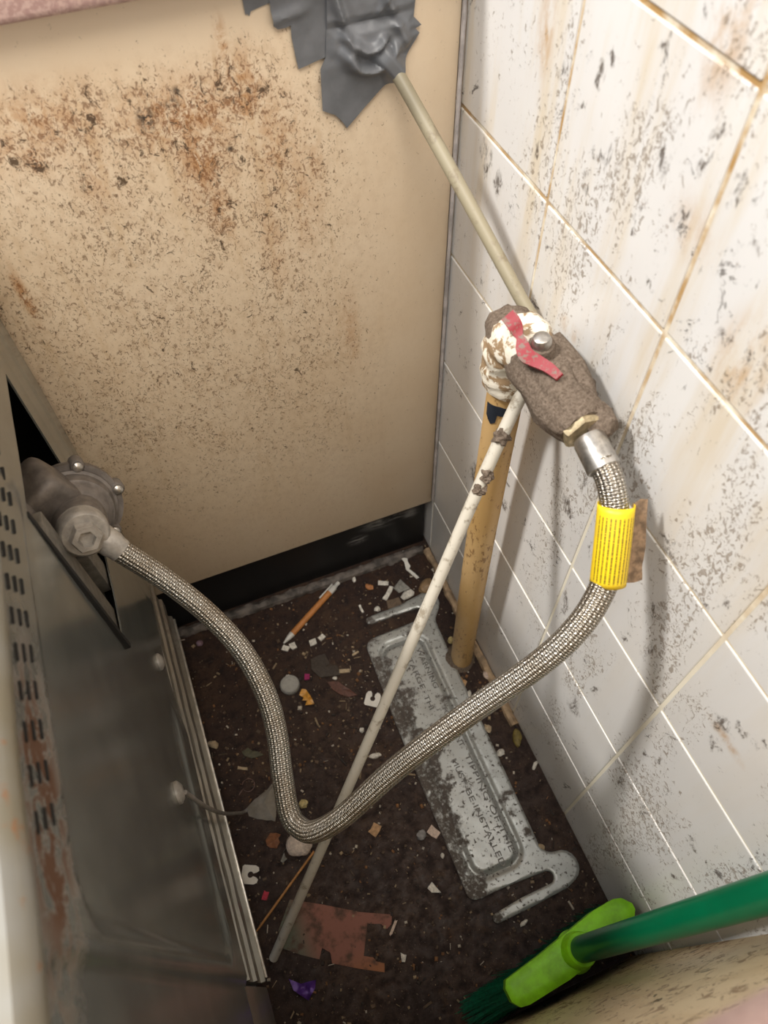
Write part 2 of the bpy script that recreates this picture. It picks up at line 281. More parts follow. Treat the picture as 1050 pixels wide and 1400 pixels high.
M['pen_white'] = simple('pale_pen_plastic', (0.60, 0.58, 0.53), 0.35, 0, 0.1, 80)
M['cap'] = simple('cloudy_grey_plastic', (0.36, 0.35, 0.32), 0.4, 0, 0.12, 160)
M['clipw'] = simple('white_clip_plastic', (0.74, 0.71, 0.64), 0.4, 0, 0.1, 90)
M['amber'] = simple('amber_plastic', (0.62, 0.30, 0.05), 0.4, 0, 0.3, 150)
M['bamboo'] = simple('bamboo', (0.45, 0.21, 0.06), 0.5)
M['purple'] = simple('purple_foil', (0.09, 0.03, 0.24), 0.35, 0.2, 0.3, 120)
M['ball'] = simple('pale_net_ball', (0.62, 0.52, 0.44), 0.8, 0, 0.25, 320, 0.6)
M['wire'] = simple('grey_wire', (0.22, 0.20, 0.18), 0.5)
M['copperwire'] = simple('brown_wire', (0.20, 0.12, 0.10), 0.5, 0.3)
k = NT('clear_grimy_film', 0.3); k.b.inputs['Alpha'].default_value = 0.55; p = k.pos()
k.col(k.mix(k.mr(k.noise(p, 60, 3), 0.35, 0.65), (0.30, 0.27, 0.22), (0.42, 0.38, 0.32))); M['film'] = k.m
k = NT('faded_card', 0.8); p = k.pos(); s = k.sep(p)
c = k.mix(k.mr(s[0], -0.35, -0.39), (0.27, 0.115, 0.085), (0.12, 0.13, 0.095)); c = k.mix(k.mr(s[1], -0.49, -0.53), c, (0.34, 0.14, 0.06))
c = k.mix(k.mr(k.noise(p, 55, 5, 0.65), 0.45, 0.68), c, (0.09, 0.05, 0.035)); k.col(c); M['card'] = k.m

# ------------------------------------------------------------------ object helpers
def tag(o, label=None, cat=None, group=None, kind=None):
    if label: o['label'] = label
    if cat: o['category'] = cat
    if group: o['group'] = group
    if kind: o['kind'] = kind
    return o
def empty(name, loc, label, cat, group=None):
    o = bpy.data.objects.new(name, None); COL.objects.link(o); o.location = loc; o.empty_display_size = 0.02
    return tag(o, label, cat, group)
def wpos(o):
    v = Vector(o.location)
    return v + wpos(o.parent) if o.parent else v
def obj(name, bm, mat, parent=None, smooth=True, loc=None):
    """bm is in world coordinates; origin goes to the base centre of the piece (or loc)."""
    me = bpy.data.meshes.new(name)
    vs_ = [v.co for v in bm.verts]
    if loc is None:
        lo = [min(v[i] for v in vs_) for i in range(3)]; hi = [max(v[i] for v in vs_) for i in range(3)]
        loc = Vector(((lo[0] + hi[0]) / 2, (lo[1] + hi[1]) / 2, lo[2]))
    else: loc = Vector(loc)
    bmesh.ops.translate(bm, verts=bm.verts, vec=-loc)
    bmesh.ops.recalc_face_normals(bm, faces=bm.faces)
    for f in bm.faces: f.smooth = smooth
    bm.to_mesh(me); bm.free()
    if smooth and hasattr(me, 'set_sharp_from_angle'): me.set_sharp_from_angle(angle=math.radians(38))
    me.materials.append(M[mat])
    o = bpy.data.objects.new(name, me); COL.objects.link(o)
    if parent: o.parent = parent; o.location = loc - wpos(parent)
    else: o.location = loc
    return o
def box(x0, x1, y0, y1, z0, z1, bev=0.0, seg=2, bm=None):
    b = bmesh.new()
    r = bmesh.ops.create_cube(b, size=1.0)
    for v in b.verts: v.co = Vector(((x0 + x1) / 2 + v.co.x * (x1 - x0), (y0 + y1) / 2 + v.co.y * (y1 - y0), (z0 + z1) / 2 + v.co.z * (z1 - z0)))
    if bev: bmesh.ops.bevel(b, geom=b.edges[:], offset=bev, segments=seg, affect='EDGES', profile=0.5)
    if bm is None: return b
    me = bpy.data.meshes.new('tmp'); b.to_mesh(me); b.free(); bm.from_mesh(me); bpy.data.meshes.remove(me); return bm
def xform(bm, mat):
    bmesh.ops.transform(bm, matrix=mat, verts=bm.verts); return bm
def spline(P, step=0.004):
    P = [Vector(p) for p in P]; out = []
    Q = [2 * P[0] - P[1]] + P + [2 * P[-1] - P[-2]]
    for i in range(1, len(Q) - 2):
        a, b, c, d = Q[i - 1:i + 3]; n = max(2, int((c - b).length / step))
        for j in range(n):
            t = j / n
            out.append(0.5 * ((2 * b) + (c - a) * t + (2 * a - 5 * b + 4 * c - d) * t * t + (3 * b - 3 * c + d - a) * t ** 3))
    out.append(P[-1]); return out
def tube(path, rad, seg=16, uvs=False, cap=True):
    """rad: number or function of 0..1"""
    bm = bmesh.new(); n = len(path); rings = []; L = [0.0]
    for i in range(1, n): L.append(L[-1] + (path[i] - path[i - 1]).length)
    t0 = (path[1] - path[0]).normalized()
    nrm = t0.orthogonal().normalized(); prev = t0
    for i in range(n):
        t = (path[min(i + 1, n - 1)] - path[max(i - 1, 0)]).normalized()
        nrm = prev.rotation_difference(t) @ nrm; nrm = (nrm - t * nrm.dot(t)).normalized(); prev = t
        bi = t.cross(nrm); r = rad(L[i] / L[-1]) if callable(rad) else rad
        rings.append([bm.verts.new(path[i] + (nrm * math.cos(a) + bi * math.sin(a)) * r) for a in [2 * math.pi * k_ / seg for k_ in range(seg)]])
    ul = bm.loops.layers.uv.new('UVMap') if uvs else None
    for i in range(n - 1):
        for k_ in range(seg):
            f = bm.faces.new((rings[i][k_], rings[i][(k_ + 1) % seg], rings[i + 1][(k_ + 1) % seg], rings[i + 1][k_]))
            if uvs:
                for lp, (u, v) in zip(f.loops, ((L[i], k_), (L[i], k_ + 1), (L[i + 1], k_ + 1), (L[i + 1], k_))): lp[ul].uv = (u * 100, v / seg)
    if cap:
        bm.faces.new(rings[0][::-1]); bm.faces.new(rings[-1])
    return bm
def lathe(o, d, prof, seg=28, flats=None):
    """prof: list of (distance along d, radius)"""
    o = Vector(o); d = Vector(d).normalized(); nx = d.orthogonal().normalized(); ny = d.cross(nx)
    if flats: seg = flats
    bm = bmesh.new(); R = []
    for s, r in prof:
        R.append([bm.verts.new(o + d * s + (nx * math.cos(2 * math.pi * k_ / seg) + ny * math.sin(2 * math.pi * k_ / seg)) * max(r, 1e-5)) for k_ in range(seg)])
    for a, b in zip(R, R[1:]):
        for k_ in range(seg): bm.faces.new((a[k_], a[(k_ + 1) % seg], b[(k_ + 1) % seg], b[k_]))
    bm.faces.new(R[0][::-1]); bm.faces.new(R[-1])
    return bm
def roughen(bm, amp, sc_, seed=0.0):
    bm.normal_update()
    for v in bm.verts:
        q = v.co * sc_ + Vector((seed, seed * 1.7, seed * 0.3))
        v.co += v.normal * amp * (noise.noise(q) + 0.5 * noise.noise(q * 2.3))
    return bm
def join(bm, other):
    me = bpy.data.meshes.new('tmp'); other.to_mesh(me); other.free(); bm.from_mesh(me); bpy.data.meshes.remove(me); return bm
def inside(poly, x, y):
    c = False; j = len(poly) - 1
    for i in range(len(poly)):
        xi, yi = poly[i]; xj, yj = poly[j]
        if (yi > y) != (yj > y) and x < (xj - xi) * (y - yi) / (yj - yi) + xi: c = not c
        j = i
    return c
def dist_poly(poly, x, y):
    p = Vector((x, y)); best = 9
    for i in range(len(poly)):
        a = Vector(poly[i - 1]); b = Vector(poly[i]); ab = b - a; t = max(0, min(1, (p - a).dot(ab) / max(ab.length_squared, 1e-12)))
        best = min(best, (a + ab * t - p).length)
    return best
def densify(poly, step):
    out = []
    for i in range(len(poly)):
        a = Vector(poly[i]); b = Vector(poly[(i + 1) % len(poly)]); n = max(1, int((b - a).length / step))
        out += [tuple(a + (b - a) * (j / n)) for j in range(n)]
    return out
def sheet(poly, step, thick, hfun, to3, holes=()):
    """a thin sheet with real thickness: 2-D outline filled with a fine triangulation, raised by hfun, mapped to 3-D by to3(u, v, h)"""
    P = densify(poly, step); n0 = len(P); pts = list(P); edges = [(i, (i + 1) % n0) for i in range(n0)]
    Hs = [densify(h, step) for h in holes]
    for H in Hs:
        s = len(pts); pts += H; edges += [(s + i, s + (i + 1) % len(H)) for i in range(len(H))]
    xs = [p[0] for p in poly]; ys = [p[1] for p in poly]
    y = min(ys) + step / 2; row = 0
    while y < max(ys):
        x = min(xs) + (step / 2 if row % 2 else step)
        while x < max(xs):
            if inside(P, x, y) and dist_poly(poly, x, y) > step * 0.45 and not any(inside(h, x, y) or dist_poly(h, x, y) < step * 0.45 for h in holes): pts.append((x, y))
            x += step
        y += step * 0.87; row += 1
    V, E, F, *_ = delaunay_2d_cdt([Vector(p) for p in pts], edges, [], 0, 1e-7)
    bm = bmesh.new(); top = []; bot = []
    for v in V:
        h = hfun(v.x, v.y); top.append(bm.verts.new(to3(v.x, v.y, h + (thick(v.x, v.y) if callable(thick) else thick)))); bot.append(bm.verts.new(to3(v.x, v.y, h)))
    cnt = {}
    for f in F:
        cx = sum(V[i].x for i in f) / len(f); cy = sum(V[i].y for i in f) / len(f)
        if not inside(P, cx, cy) or any(inside(h, cx, cy) for h in Hs): continue
        try:
            bm.faces.new([top[i] for i in f]); bm.faces.new([bot[i] for i in reversed(f)])
        except ValueError: continue
        for a, b in zip(f, list(f[1:]) + [f[0]]): cnt[(a, b)] = 1
    for (a, b) in cnt:
        if (b, a) not in cnt:
            try: bm.faces.new((top[a], bot[a], bot[b], top[b]))
            except ValueError: pass
    for v in [v for v in bm.verts if not v.link_faces]: bm.verts.remove(v)
    return bm
def flatxy(z=0.0): return lambda u, v, h: Vector((u, v, z + h))
def sst(a, b, x):
    t = max(0.0, min(1.0, (x - a) / (b - a))); return t * t * (3 - 2 * t)
def text_bm(body, size, extrude):
    cu = bpy.data.curves.new('t', 'FONT'); cu.body = body; cu.size = size; cu.extrude = extrude
    o = bpy.data.objects.new('t', cu); COL.objects.link(o); bpy.context.view_layer.update()
    me = o.evaluated_get(bpy.context.evaluated_depsgraph_get()).to_mesh(); bm = bmesh.new(); bm.from_mesh(me)
    bpy.data.objects.remove(o); bpy.data.curves.remove(cu); return bm

# ------------------------------------------------------------------ the setting
tag(obj('floor', box(-1.6, 0.012, -1.5, 0.75, -0.02, 0.0), 'floor', smooth=False, loc=(0, 0, 0)), 'dark filthy brown vinyl floor strewn with crumbs', kind='structure')
TW, TH, E0 = 0.15, 0.14684, 0.97954 * 0.14684
wall = tag(obj('wall_right', box(0.0013, 0.10, -1.5, 0.75, 0.0, 2.4), 'grout', smooth=False, loc=(0, 0, 0)), 'square white glazed tile wall spattered with dark grime', kind='structure')
def tile_mesh(w, h, name):
    b = box(0.0, 0.006, -w / 2, w / 2, -h / 2, h / 2, 0.0012, 2)
    me = bpy.data.meshes.new(name); bmesh.ops.recalc_face_normals(b, faces=b.faces)
    for f in b.faces: f.smooth = False
    b.to_mesh(me); b.free(); me.materials.append(M['tile']); return me
G = 0.0034
full = tile_mesh(TW - G, TH - G, 'tile'); low = tile_mesh(TW - G, E0 - G / 2 - 0.001, 'tile_cut')
for col_ in range(-2, 7):
    for r in range(-1, 8):
        o = bpy.data.objects.new('tile', low if r < 0 else full); COL.objects.link(o); o.parent = wall
        zc = (E0 - G / 2 + 0.001) / 2 if r < 0 else E0 + (r + 0.5) * TH
        o.location = (random.uniform(-0.0002, 0.0003), -(col_ + 0.5) * TW, zc)
        o.rotation_euler = (0, random.uniform(-0.002, 0.002), random.uniform(-0.002, 0.002))
# strips along the foot of the wall
def wavy(path, r, amp, seed):
    P = spline(path, 0.006)
    return roughen(tube(P, r, 8), amp, 90, seed)
tag(obj('baseboard_right', join(wavy([(-0.0065, 0.0, 0.003), (-0.006, -0.08, 0.003), (-0.0065, -0.16, 0.003), (-0.006, -0.25, 0.003)], 0.006, 0.0022, 1), wavy([(-0.006, -0.272, 0.003), (-0.0075, -0.29, 0.003), (-0.0065, -0.318, 0.003)], 0.0065, 0.002, 5)), 'trim_tan'), 'crumbling tan strip of old sealant along the foot of the tiles', kind='structure')
tag(obj('trim_1', wavy([(-0.50, 0.004, 0.002), (-0.35, 0.006, 0.003), (-0.2, 0.004, 0.003), (-0.06, 0.005, 0.002), (-0.012, 0.005, 0.002)], 0.008, 0.004, 3), 'trim_dark'), 'raised grey lip of old vinyl along the black plinth', kind='structure')
tag(obj('trim_2', wavy([(-0.0025, -0.003, 0.150), (-0.0025, -0.0035, 0.35), (-0.003, -0.004, 0.55), (-0.003, -0.004, 0.72), (-0.003, -0.004, 0.848)], 0.0020, 0.0004, 9), 'caulk'), 'grimy pale sealant bead in the corner of panel and tiles', kind='structure')

# ------------------------------------------------------------------ cabinets either side and their worktops
fc = empty('base_cabinet', (-0.28, 0.3, 0), 'cream base cabinet with stained side panel and black plinth beyond the hose', 'cabinet')
obj('side_panel', box(-0.57, -0.0035, 0.0, 0.018, 0.1447, 0.850, 0.0006), 'panel_far', fc)
obj('carcass', box(-0.565, -0.004, 0.0185, 0.60, 0.150, 0.845), 'board_edge', fc, smooth=False)
obj('plinth', box(-0.52, -0.004, 0.020, 0.038, 0.0, 0.1446), 'plinth', fc)
nc = empty('base_cabinet', (-0.28, -0.9, 0), 'cream base cabinet whose side panel stands right behind the green broom', 'cabinet')
obj('side_panel', box(-0.57, -0.0035, -0.643, -0.625, 0.0, 0.845, 0.0006), 'panel_near', nc)
obj('carcass', box(-0.565, -0.004, -1.2, -0.6435, 0.002, 0.844), 'board_edge', nc, smooth=False)
tag(obj('worktop', box(-0.62, -0.002, -0.020, 0.62, 0.8505, 0.892, 0.006, 3), 'worktop'), 'pink speckled worktop on the cabinet with the grey taped panel', 'worktop')
tag(obj('worktop', box(-0.62, -0.002, -1.22, -0.585, 0.8455, 0.892, 0.008, 3), 'worktop'), 'pink worktop on the cabinet behind the broom', 'worktop')

# ------------------------------------------------------------------ cooker (pulled out, its back faces the tiles)
def xb(z): return -0.4215 + 0.0175 * (z - 0.1)
ck = empty('cooker', (-0.72, -0.305, 0), 'grey steel cooker pulled out from the gap with its vented back facing the tiles', 'cooker')
Y0, Y1, ZB, ZT = -0.004, -0.604, 0.088, 0.738
OY0, OY1, OZ0, OZ1 = -0.080, -0.218, 0.435, 0.652     # service opening
def emb(y, z):
    d = 0.0
    def rr(y0, y1, z0, z1, rad, w):
        cy, cz = (y0 + y1) / 2, (z0 + z1) / 2; hy, hz = abs(y1 - y0) / 2 - rad, abs(z1 - z0) / 2 - rad
        qy, qz = max(abs(y - cy) - hy, 0), max(abs(z - cz) - hz, 0)
        return sst(0.5 * w, -0.5 * w, math.hypot(qy, qz) - rad)
    d += 0.004 * (1 - rr(-0.476, 0.25, 0.262, 0.668, 0.03, 0.008)) * sst(-0.20, -0.24, y)
    d -= 0.004 * rr(-0.60, -0.492, 0.20, 0.72, 0.02, 0.008)
    d += 0.0025 * sst(0.004, 0.0, abs(y + 0.030)) + 0.002 * sst(0.003, 0.0, abs(y + 0.058))
    d += 0.0015 * noise.noise(Vector((y * 9, z * 7, 0)))
    return d
bm = bmesh.new(); ys = sorted(set([Y0 + (Y1 - Y0) * i / 150 for i in range(151)] + [OY0, OY1]), reverse=True); zs = sorted(set([ZB + 0.13 + (ZT - ZB - 0.13) * i / 120 for i in range(121)] + [OZ0, OZ1]))
gv = {}
for i, y in enumerate(ys):
    for j, z in enumerate(zs): gv[i, j] = bm.verts.new((xb(z) + emb(y, z), y, z))
for i in range(len(ys) - 1):
    for j in range(len(zs) - 1):
        yc, zc = (ys[i] + ys[i + 1]) / 2, (zs[j] + zs[j + 1]) / 2
        if OY1 < yc < OY0 and OZ0 < zc < OZ1: continue
        bm.faces.new((gv[i, j], gv[i + 1, j], gv[i + 1, j + 1], gv[i, j + 1]))
ext = bmesh.ops.extrude_face_region(bm, geom=bm.faces[:])
bmesh.ops.translate(bm, verts=[e for e in ext['geom'] if isinstance(e, bmesh.types.BMVert)], vec=(-0.0015, 0, 0))
obj('back_panel', bm, 'cooker_back', ck)
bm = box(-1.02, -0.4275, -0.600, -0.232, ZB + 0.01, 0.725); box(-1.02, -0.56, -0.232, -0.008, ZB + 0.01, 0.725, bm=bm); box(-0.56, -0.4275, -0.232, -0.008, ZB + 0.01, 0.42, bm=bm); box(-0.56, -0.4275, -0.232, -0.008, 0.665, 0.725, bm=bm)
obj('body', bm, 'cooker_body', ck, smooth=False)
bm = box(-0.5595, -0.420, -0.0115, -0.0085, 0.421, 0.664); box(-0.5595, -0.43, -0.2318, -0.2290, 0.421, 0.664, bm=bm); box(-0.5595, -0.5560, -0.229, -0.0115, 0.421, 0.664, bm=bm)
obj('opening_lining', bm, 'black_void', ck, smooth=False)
# folded rim round the opening and inner brackets
bm = box(-0.430, -0.4105, OY1 - 0.004, OY1 + 0.0015, OZ0 - 0.002, OZ1, 0.001)
obj('opening_rim', bm, 'black_void', ck)
bm = box(-0.470, -0.4185, -0.150, -0.125, 0.425, 0.49, 0.001)
obj('inner_bracket', bm, 'inner_steel', ck)
obj('inner_bracket', box(-0.445, -0.4185, -0.198, -0.176, 0.425, 0.60, 0.001), 'inner_steel', ck)
# stepped bottom rail
prof = [(0.0045, 0.088), (0.0045, 0.096), (0.0, 0.100), (0.0, 0.128), (0.0035, 0.131), (0.0035, 0.150), (0.0, 0.153), (-0.001, 0.185), (0.003, 0.188), (0.003, 0.197), (0.0, 0.200), (0.0, 0.222)]
bm = bmesh.new(); A = []; B = []; N = 60
ring = []
for i in range(N + 1):
    y = Y0 - 0.008 + (-0.49 - Y0 + 0.008) * i / N
    ring.append([bm.verts.new((xb(z) + dx + 0.0008 * noise.noise(Vector((y * 30, z * 20, 3))), y, z)) for dx, z in prof] + [bm.verts.new((xb(0.222) - 0.006, y, 0.222)), bm.verts.new((xb(0.088) - 0.006, y, 0.088))])
m = len(ring[0])
for i in range(N):
    for j in range(m): bm.faces.new((ring[i][j], ring[i][(j + 1) % m], ring[i + 1][(j + 1) % m], ring[i + 1][j]))
bm.faces.new(ring[0]); bm.faces.new(ring[-1][::-1])
rl = obj('bottom_rail', bm, 'rail', ck)
obj('rail_lip', roughen(box(xb(0.09) + 0.004, xb(0.09) + 0.0072, -0.487, -0.014, 0.0870, 0.0905, 0.0008), 0.0004, 200), 'bright_edge', rl)
obj('end_bracket', box(-0.432, xb(0.1) + 0.003, -0.575, -0.494, 0.085, 0.225, 0.003), 'rail', ck)
for y in (-0.06, -0.545):
    obj('foot', lathe((-0.455, y, 0.0), (0, 0, 1), [(0, 0.017), (0.008, 0.017), (0.012, 0.010), (0.10, 0.010)], 18), 'black_void', ck)
obj('screw_boss', lathe((xb(0.34) - 0.003, -0.335, 0.345), (1, 0, 0), [(0, 0.011), (0.006, 0.011), (0.009, 0.007), (0.010, 0.002)], 18), 'cast_lite', ck)
obj('screw_boss', lathe((xb(0.3) - 0.003, -0.165, 0.275), (1, 0, 0), [(0, 0.010), (0.005, 0.010), (0.008, 0.006), (0.009, 0.002)], 18), 'cast_lite', ck)
# vent slots: small raised bars, coloured near-black for the shade inside open slots
slot = None
for i in range(12):
    for j in range(3):
        y = -0.195 - 0.0215 * i - 0.004 * j; z = 0.692 + 0.0100 * j
        if slot is None:
            slot = obj('vent_slot', box(xb(z) - 0.002, xb(z) + 0.0012+emb(y, z), y - 0.0052, y + 0.0052, z - 0.0011, z + 0.0011, 0.0005, 1), 'black_void', ck); base = (Vector((xb(z) + emb(y, z), y, z)), Vector(slot.location))
        else:
            s2 = slot.copy(); COL.objects.link(s2); s2.location = base[1] + Vector((xb(z) + emb(y, z), y, z)) - base[0]
# enamel hob rim overhanging the back
bm = bmesh.new(); ring = []
pf = [(0.0, 0.736), (0.004, 0.729), (0.007, 0.730), (0.009, 0.734), (0.009, 0.740), (0.007, 0.746), (0.003, 0.750), (-0.02, 0.752), (-0.05, 0.752), (-0.05, 0.736)]
for i in range(61):
    y = Y0 + (Y1 - Y0) * i / 60
    ring.append([bm.verts.new((xb(z) + dx + 0.0015 * noise.noise(Vector((y * 14, z * 6, 0))), y, z + 0.004 * noise.noise(Vector((y * 11, 4, 0))))) for dx, z in pf])
for a, b in zip(ring, ring[1:]):
    for j in range(len(pf)): bm.faces.new((a[j], a[(j + 1) % len(pf)], b[(j + 1) % len(pf)], b[j]))
bm.faces.new(ring[0]); bm.faces.new(ring[-1][::-1])
obj('hob_rim', bm, 'enamel', ck)
obj('hob_top', box(-1.02, -0.462, -0.604, -0.004, 0.726, 0.752, 0.004), 'enamel', ck)

# ------------------------------------------------------------------ gas regulator in the opening
gr = empty('gas_regulator', (-0.43, -0.09, 0.44), 'grey die-cast gas regulator bolted inside the opening of the cooker back', 'gas regulator')
D0 = Vector((-0.4132, -0.1222, 0.5270)); N0 = Vector((-0.3997, -0.1838, 0.5610)); ax = (N0 - D0).normalized()
obj('dome', lathe(D0, ax, [(-0.026, 0.012), (-0.022, 0.026), (-0.012, 0.034), (-0.004, 0.036), (-0.004, 0.041), (0.004, 0.041), (0.004, 0.0365), (0.007, 0.0360), (0.008, 0.0335), (0.012, 0.0330), (0.018, 0.0312), (0.0195, 0.0290), (0.026, 0.0265), (0.030, 0.022)], 40), 'cast', gr)
obj('neck', lathe(D0, ax, [(0.028, 0.0225), (0.045, 0.0215), (0.050, 0.0205)], 32), 'cast', gr)
cn = obj('cap_collar', lathe(D0, ax, [(0.050, 0.0200), (0.060, 0.0200), (0.064, 0.0195), (0.066, 0.0175)], 32), 'cast_lite', gr)
obj('cap_nut', lathe(D0, ax, [(0.064, 0.0128), (0.074, 0.0128), (0.076, 0.0115), (0.076, 0.0072), (0.070, 0.0066)], flats=6), 'cast_lite', cn)
nx = ax.orthogonal().normalized(); ny = ax.cross(nx)
for a in (15, 75, 135, 195, 255, 315):
    q = D0 + (nx * math.cos(math.radians(a)) + ny * math.sin(math.radians(a))) * 0.0395
    bl = obj('screw_lug', lathe(q - ax * 0.008, ax, [(0, 0.0062), (0.013, 0.0062), (0.0145, 0.005)], 14), 'cast', gr)
    obj('screw', lathe(q + ax * 0.0064, ax, [(0, 0.0042), (0.003, 0.0042), (0.0045, 0.002)], 12), 'steel', bl)
bm = box(-0.035, 0.035, -0.022, 0.022, -0.024, 0.024, 0.008, 3)
xform(bm, Matrix.Translation((-0.438, -0.134, 0.558)) @ Matrix.Rotation(math.radians(25), 4, 'Z') @ Matrix.Rotation(math.radians(-18), 4, 'Y')); roughen(bm, 0.0015, 60)
obj('inlet_block', bm, 'cast', gr)
obj('inlet_pipe', tube(spline([(-0.434, -0.128, 0.56), (-0.441, -0.155, 0.577), (-0.460, -0.180, 0.597), (-0.50, -0.205, 0.618)]), 0.010, 18), 'cast', gr)
obj('outlet_stub', tube(spline([(-0.405, -0.152, 0.546), (-0.3975, -0.1655, 0.5445), (-0.3935, -0.1725, 0.5430)]), 0.0125, 18), 'cast', gr)

# ------------------------------------------------------------------ braided hose with its yellow tag
HP = [(-0.3950, -0.1700, 0.5437), (-0.3826, -0.1830, 0.5280), (-0.3610, -0.1998, 0.4965), (-0.3362, -0.2276, 0.4620), (-0.3177, -0.2609, 0.432), (-0.3102, -0.2961, 0.4058), (-0.312, -0.3275, 0.3821), (-0.3199, -0.3606, 0.3596), (-0.3247, -0.3896, 0.344), (-0.3206, -0.4043, 0.3418), (-0.3081, -0.4154, 0.3497), (-0.2792, -0.4184, 0.3784), (-0.2278, -0.4112, 0.4306), (-0.1632, -0.406, 0.4846), (-0.1082, -0.4056, 0.5394), (-0.0801, -0.3999, 0.565), (-0.0590, -0.388, 0.5823), (-0.0460, -0.374, 0.5990), (-0.0385, -0.356, 0.622), (-0.0362, -0.340, 0.639), (-0.0360, -0.322, 0.6485)]
hose = empty('gas_hose', (-0.28, -0.4, 0.33), 'braided stainless steel gas hose looping from regulator to valve', 'hose')
HS = spline(HP, 0.003)
obj('braid', tube(HS, 0.0098, 24, True), 'braid', hose)
obj('ferrule', tube(spline([(-0.3965, -0.1685, 0.5450), (-0.3895, -0.1760, 0.5375), (-0.3826, -0.1830, 0.5280)]), lambda t: 0.0118 if t < 0.75 else 0.0105, 20), 'cast_lite', hose)
fd = Vector((-0.0360, -0.3400, 0.6400)) - Vector((-0.036, -0.298, 0.6515))
obj('ferrule', lathe((-0.036, -0.303, 0.6510), fd, [(0, 0.0105), (0.004, 0.0118), (0.020, 0.0120), (0.026, 0.0122), (0.0265, 0.0108), (0.028, 0.0100)], flats=14), 'steel', hose)
# label: a wrapped sleeve, slightly loose round the hose
lp = [p_ for p_ in HS if -0.3835 < p_.y and p_.y < -0.3515 and p_.x > -0.06]
la, lb = Vector((-0.0375, -0.3515, 0.6330)), Vector((-0.0520, -0.3850, 0.5865))
bm = bmesh.new(); ul = bm.loops.layers.uv.new('UVMap'); ld = (lb - la).normalized()
view = Vector((-0.22, -0.20, 0.45)).normalized()
e1 = (view - ld * view.dot(ld)).normalized(); e2 = ld.cross(e1); rows = []
n1, n2 = 14, 40
for i in range(n1 + 1):
    c = la.lerp(lb, i / n1) - e1 * 0.001 + e1 * 0.003 * math.sin(math.pi * i / n1); rr = []
    for j in range(n2 + 1):
        a = math.radians(-118 + 300 * j / n2); rr.append((c + e1 * math.cos(a) * 0.0118 + e2 * math.sin(a) * 0.0122, i / n1, j / n2))
    rows.append([(bm.verts.new(q), u, v) for q, u, v in rr])
for i in range(n1):
    for j in range(n2):
        qd = (rows[i][j], rows[i][j + 1], rows[i + 1][j + 1], rows[i + 1][j]); f = bm.faces.new([q[0] for q in qd])
        for lp_, q in zip(f.loops, qd): lp_[ul].uv = (q[1], q[2])
lab = obj('warning_tag', bm, 'label', hose); lab['label'] = 'yellow tag printed with rows of tiny black text'
sm_ = lab.modifiers.new('thickness', 'SOLIDIFY'); sm_.thickness = 0.0005; sm_.offset = 1
fl_ = bmesh.new(); fl_.free()
fo = -e2 if e2.x < 0 else e2
flap_o = la + fo * 0.0108 - e1 * 0.004
def toflap(u, v, h): return flap_o + (lb - la) * v + fo * u * 0.85 - e1 * (u * 0.35 + h)
FP = [(0.0, 0.0), (0.006, -0.06), (0.0115, -0.05), (0.0125, 0.20), (0.0145, 0.55), (0.0135, 0.80), (0.015, 0.97), (0.008, 1.0), (0.0, 1.0)]
FPs = [(u, v * 0.06) for u, v in FP]
o = obj('tag_flap', roughen(sheet(FPs, 0.003, 0.0008, lambda u, v: 0.0006 * noise.noise(Vector((u * 300, v * 300, 0))), lambda u, v, h: toflap(u, v / 0.06, h)), 0.0003, 300), 'label_brown', hose)
o['label'] = 'grimy brown glued end of the tag'

# ------------------------------------------------------------------ ochre gas pipe, elbow, valve
PX, PY = -0.036, -0.1935
gp = empty('gas_pipe', (PX, PY, 0), 'ochre painted vertical gas pipe standing in front of the tiles', 'gas pipe')
obj('pipe', roughen(tube(spline([(PX + 0.001, PY - 0.004, 0.0), (PX, PY - 0.002, 0.2), (PX, PY, 0.45), (PX, PY, 0.618)], 0.01), 0.0160, 24), 0.0003, 60), 'pipe', gp)
obj('pipe_collar', roughen(lathe((PX, PY, 0.0), (0, 0, 1), [(0, 0.024), (0.004, 0.022), (0.012, 0.0165), (0.02, 0.014)], 22), 0.003, 70, 4), 'dust', gp)
el = obj('elbow', roughen(tube(spline([(PX, PY, 0.598), (PX, PY + 0.001, 0.615), (PX, PY + 0.001, 0.632), (PX, PY - 0.004, 0.648), (PX, PY - 0.016, 0.655), (PX, PY - 0.030, 0.655)], 0.0025), lambda t: 0.0215 if t < 0.14 else 0.0200 + 0.0045 * math.sin(math.pi * t), 28), 0.0032, 75, 2), 'flaky', gp)
el['label'] = 'elbow caked in flaking white paint and brown dirt'
obj('dust_cap', roughen(lathe((PX, PY + 0.006, 0.652), (0.0, 0.25, 1.0), [(0, 0.021), (0.006, 0.0205), (0.013, 0.016), (0.019, 0.007), (0.0195, 0.002)], 26), 0.0028, 110, 8), 'dust', gp)
ch = sheet([(-0.010, 0.010), (0.003, 0.013), (0.014, 0.010), (0.012, 0.002), (0.002, 0.002), (0.001, -0.008), (-0.003, -0.012), (-0.009, -0.004)], 0.003, 0.0006, lambda u, v: 0.0, lambda u, v, h: Vector((PX - math.cos((u - 0.002) / 0.0160 + 0.75) * (0.0163 + h), PY - math.sin((u - 0.002) / 0.0160 + 0.75) * (0.0163 + h), 0.573 + v)))
obj('paint_chip', ch, 'black_paint', gp)
gv_ = empty('gas_valve', (-0.036, -0.26, 0.625), 'dust caked gas valve with red butterfly lever on top of the ochre pipe', 'valve')
obj('valve_body', roughen(lathe((-0.036, -0.2160, 0.653), (0, -1, -0.02), [(-0.004, 0.014), (0.0, 0.0205), (0.010, 0.0225), (0.022, 0.0235), (0.038, 0.0235), (0.052, 0.0225), (0.064, 0.021), (0.074, 0.0185), (0.079, 0.016)], 48), 0.0062, 70, 6), 'dust', gv_)
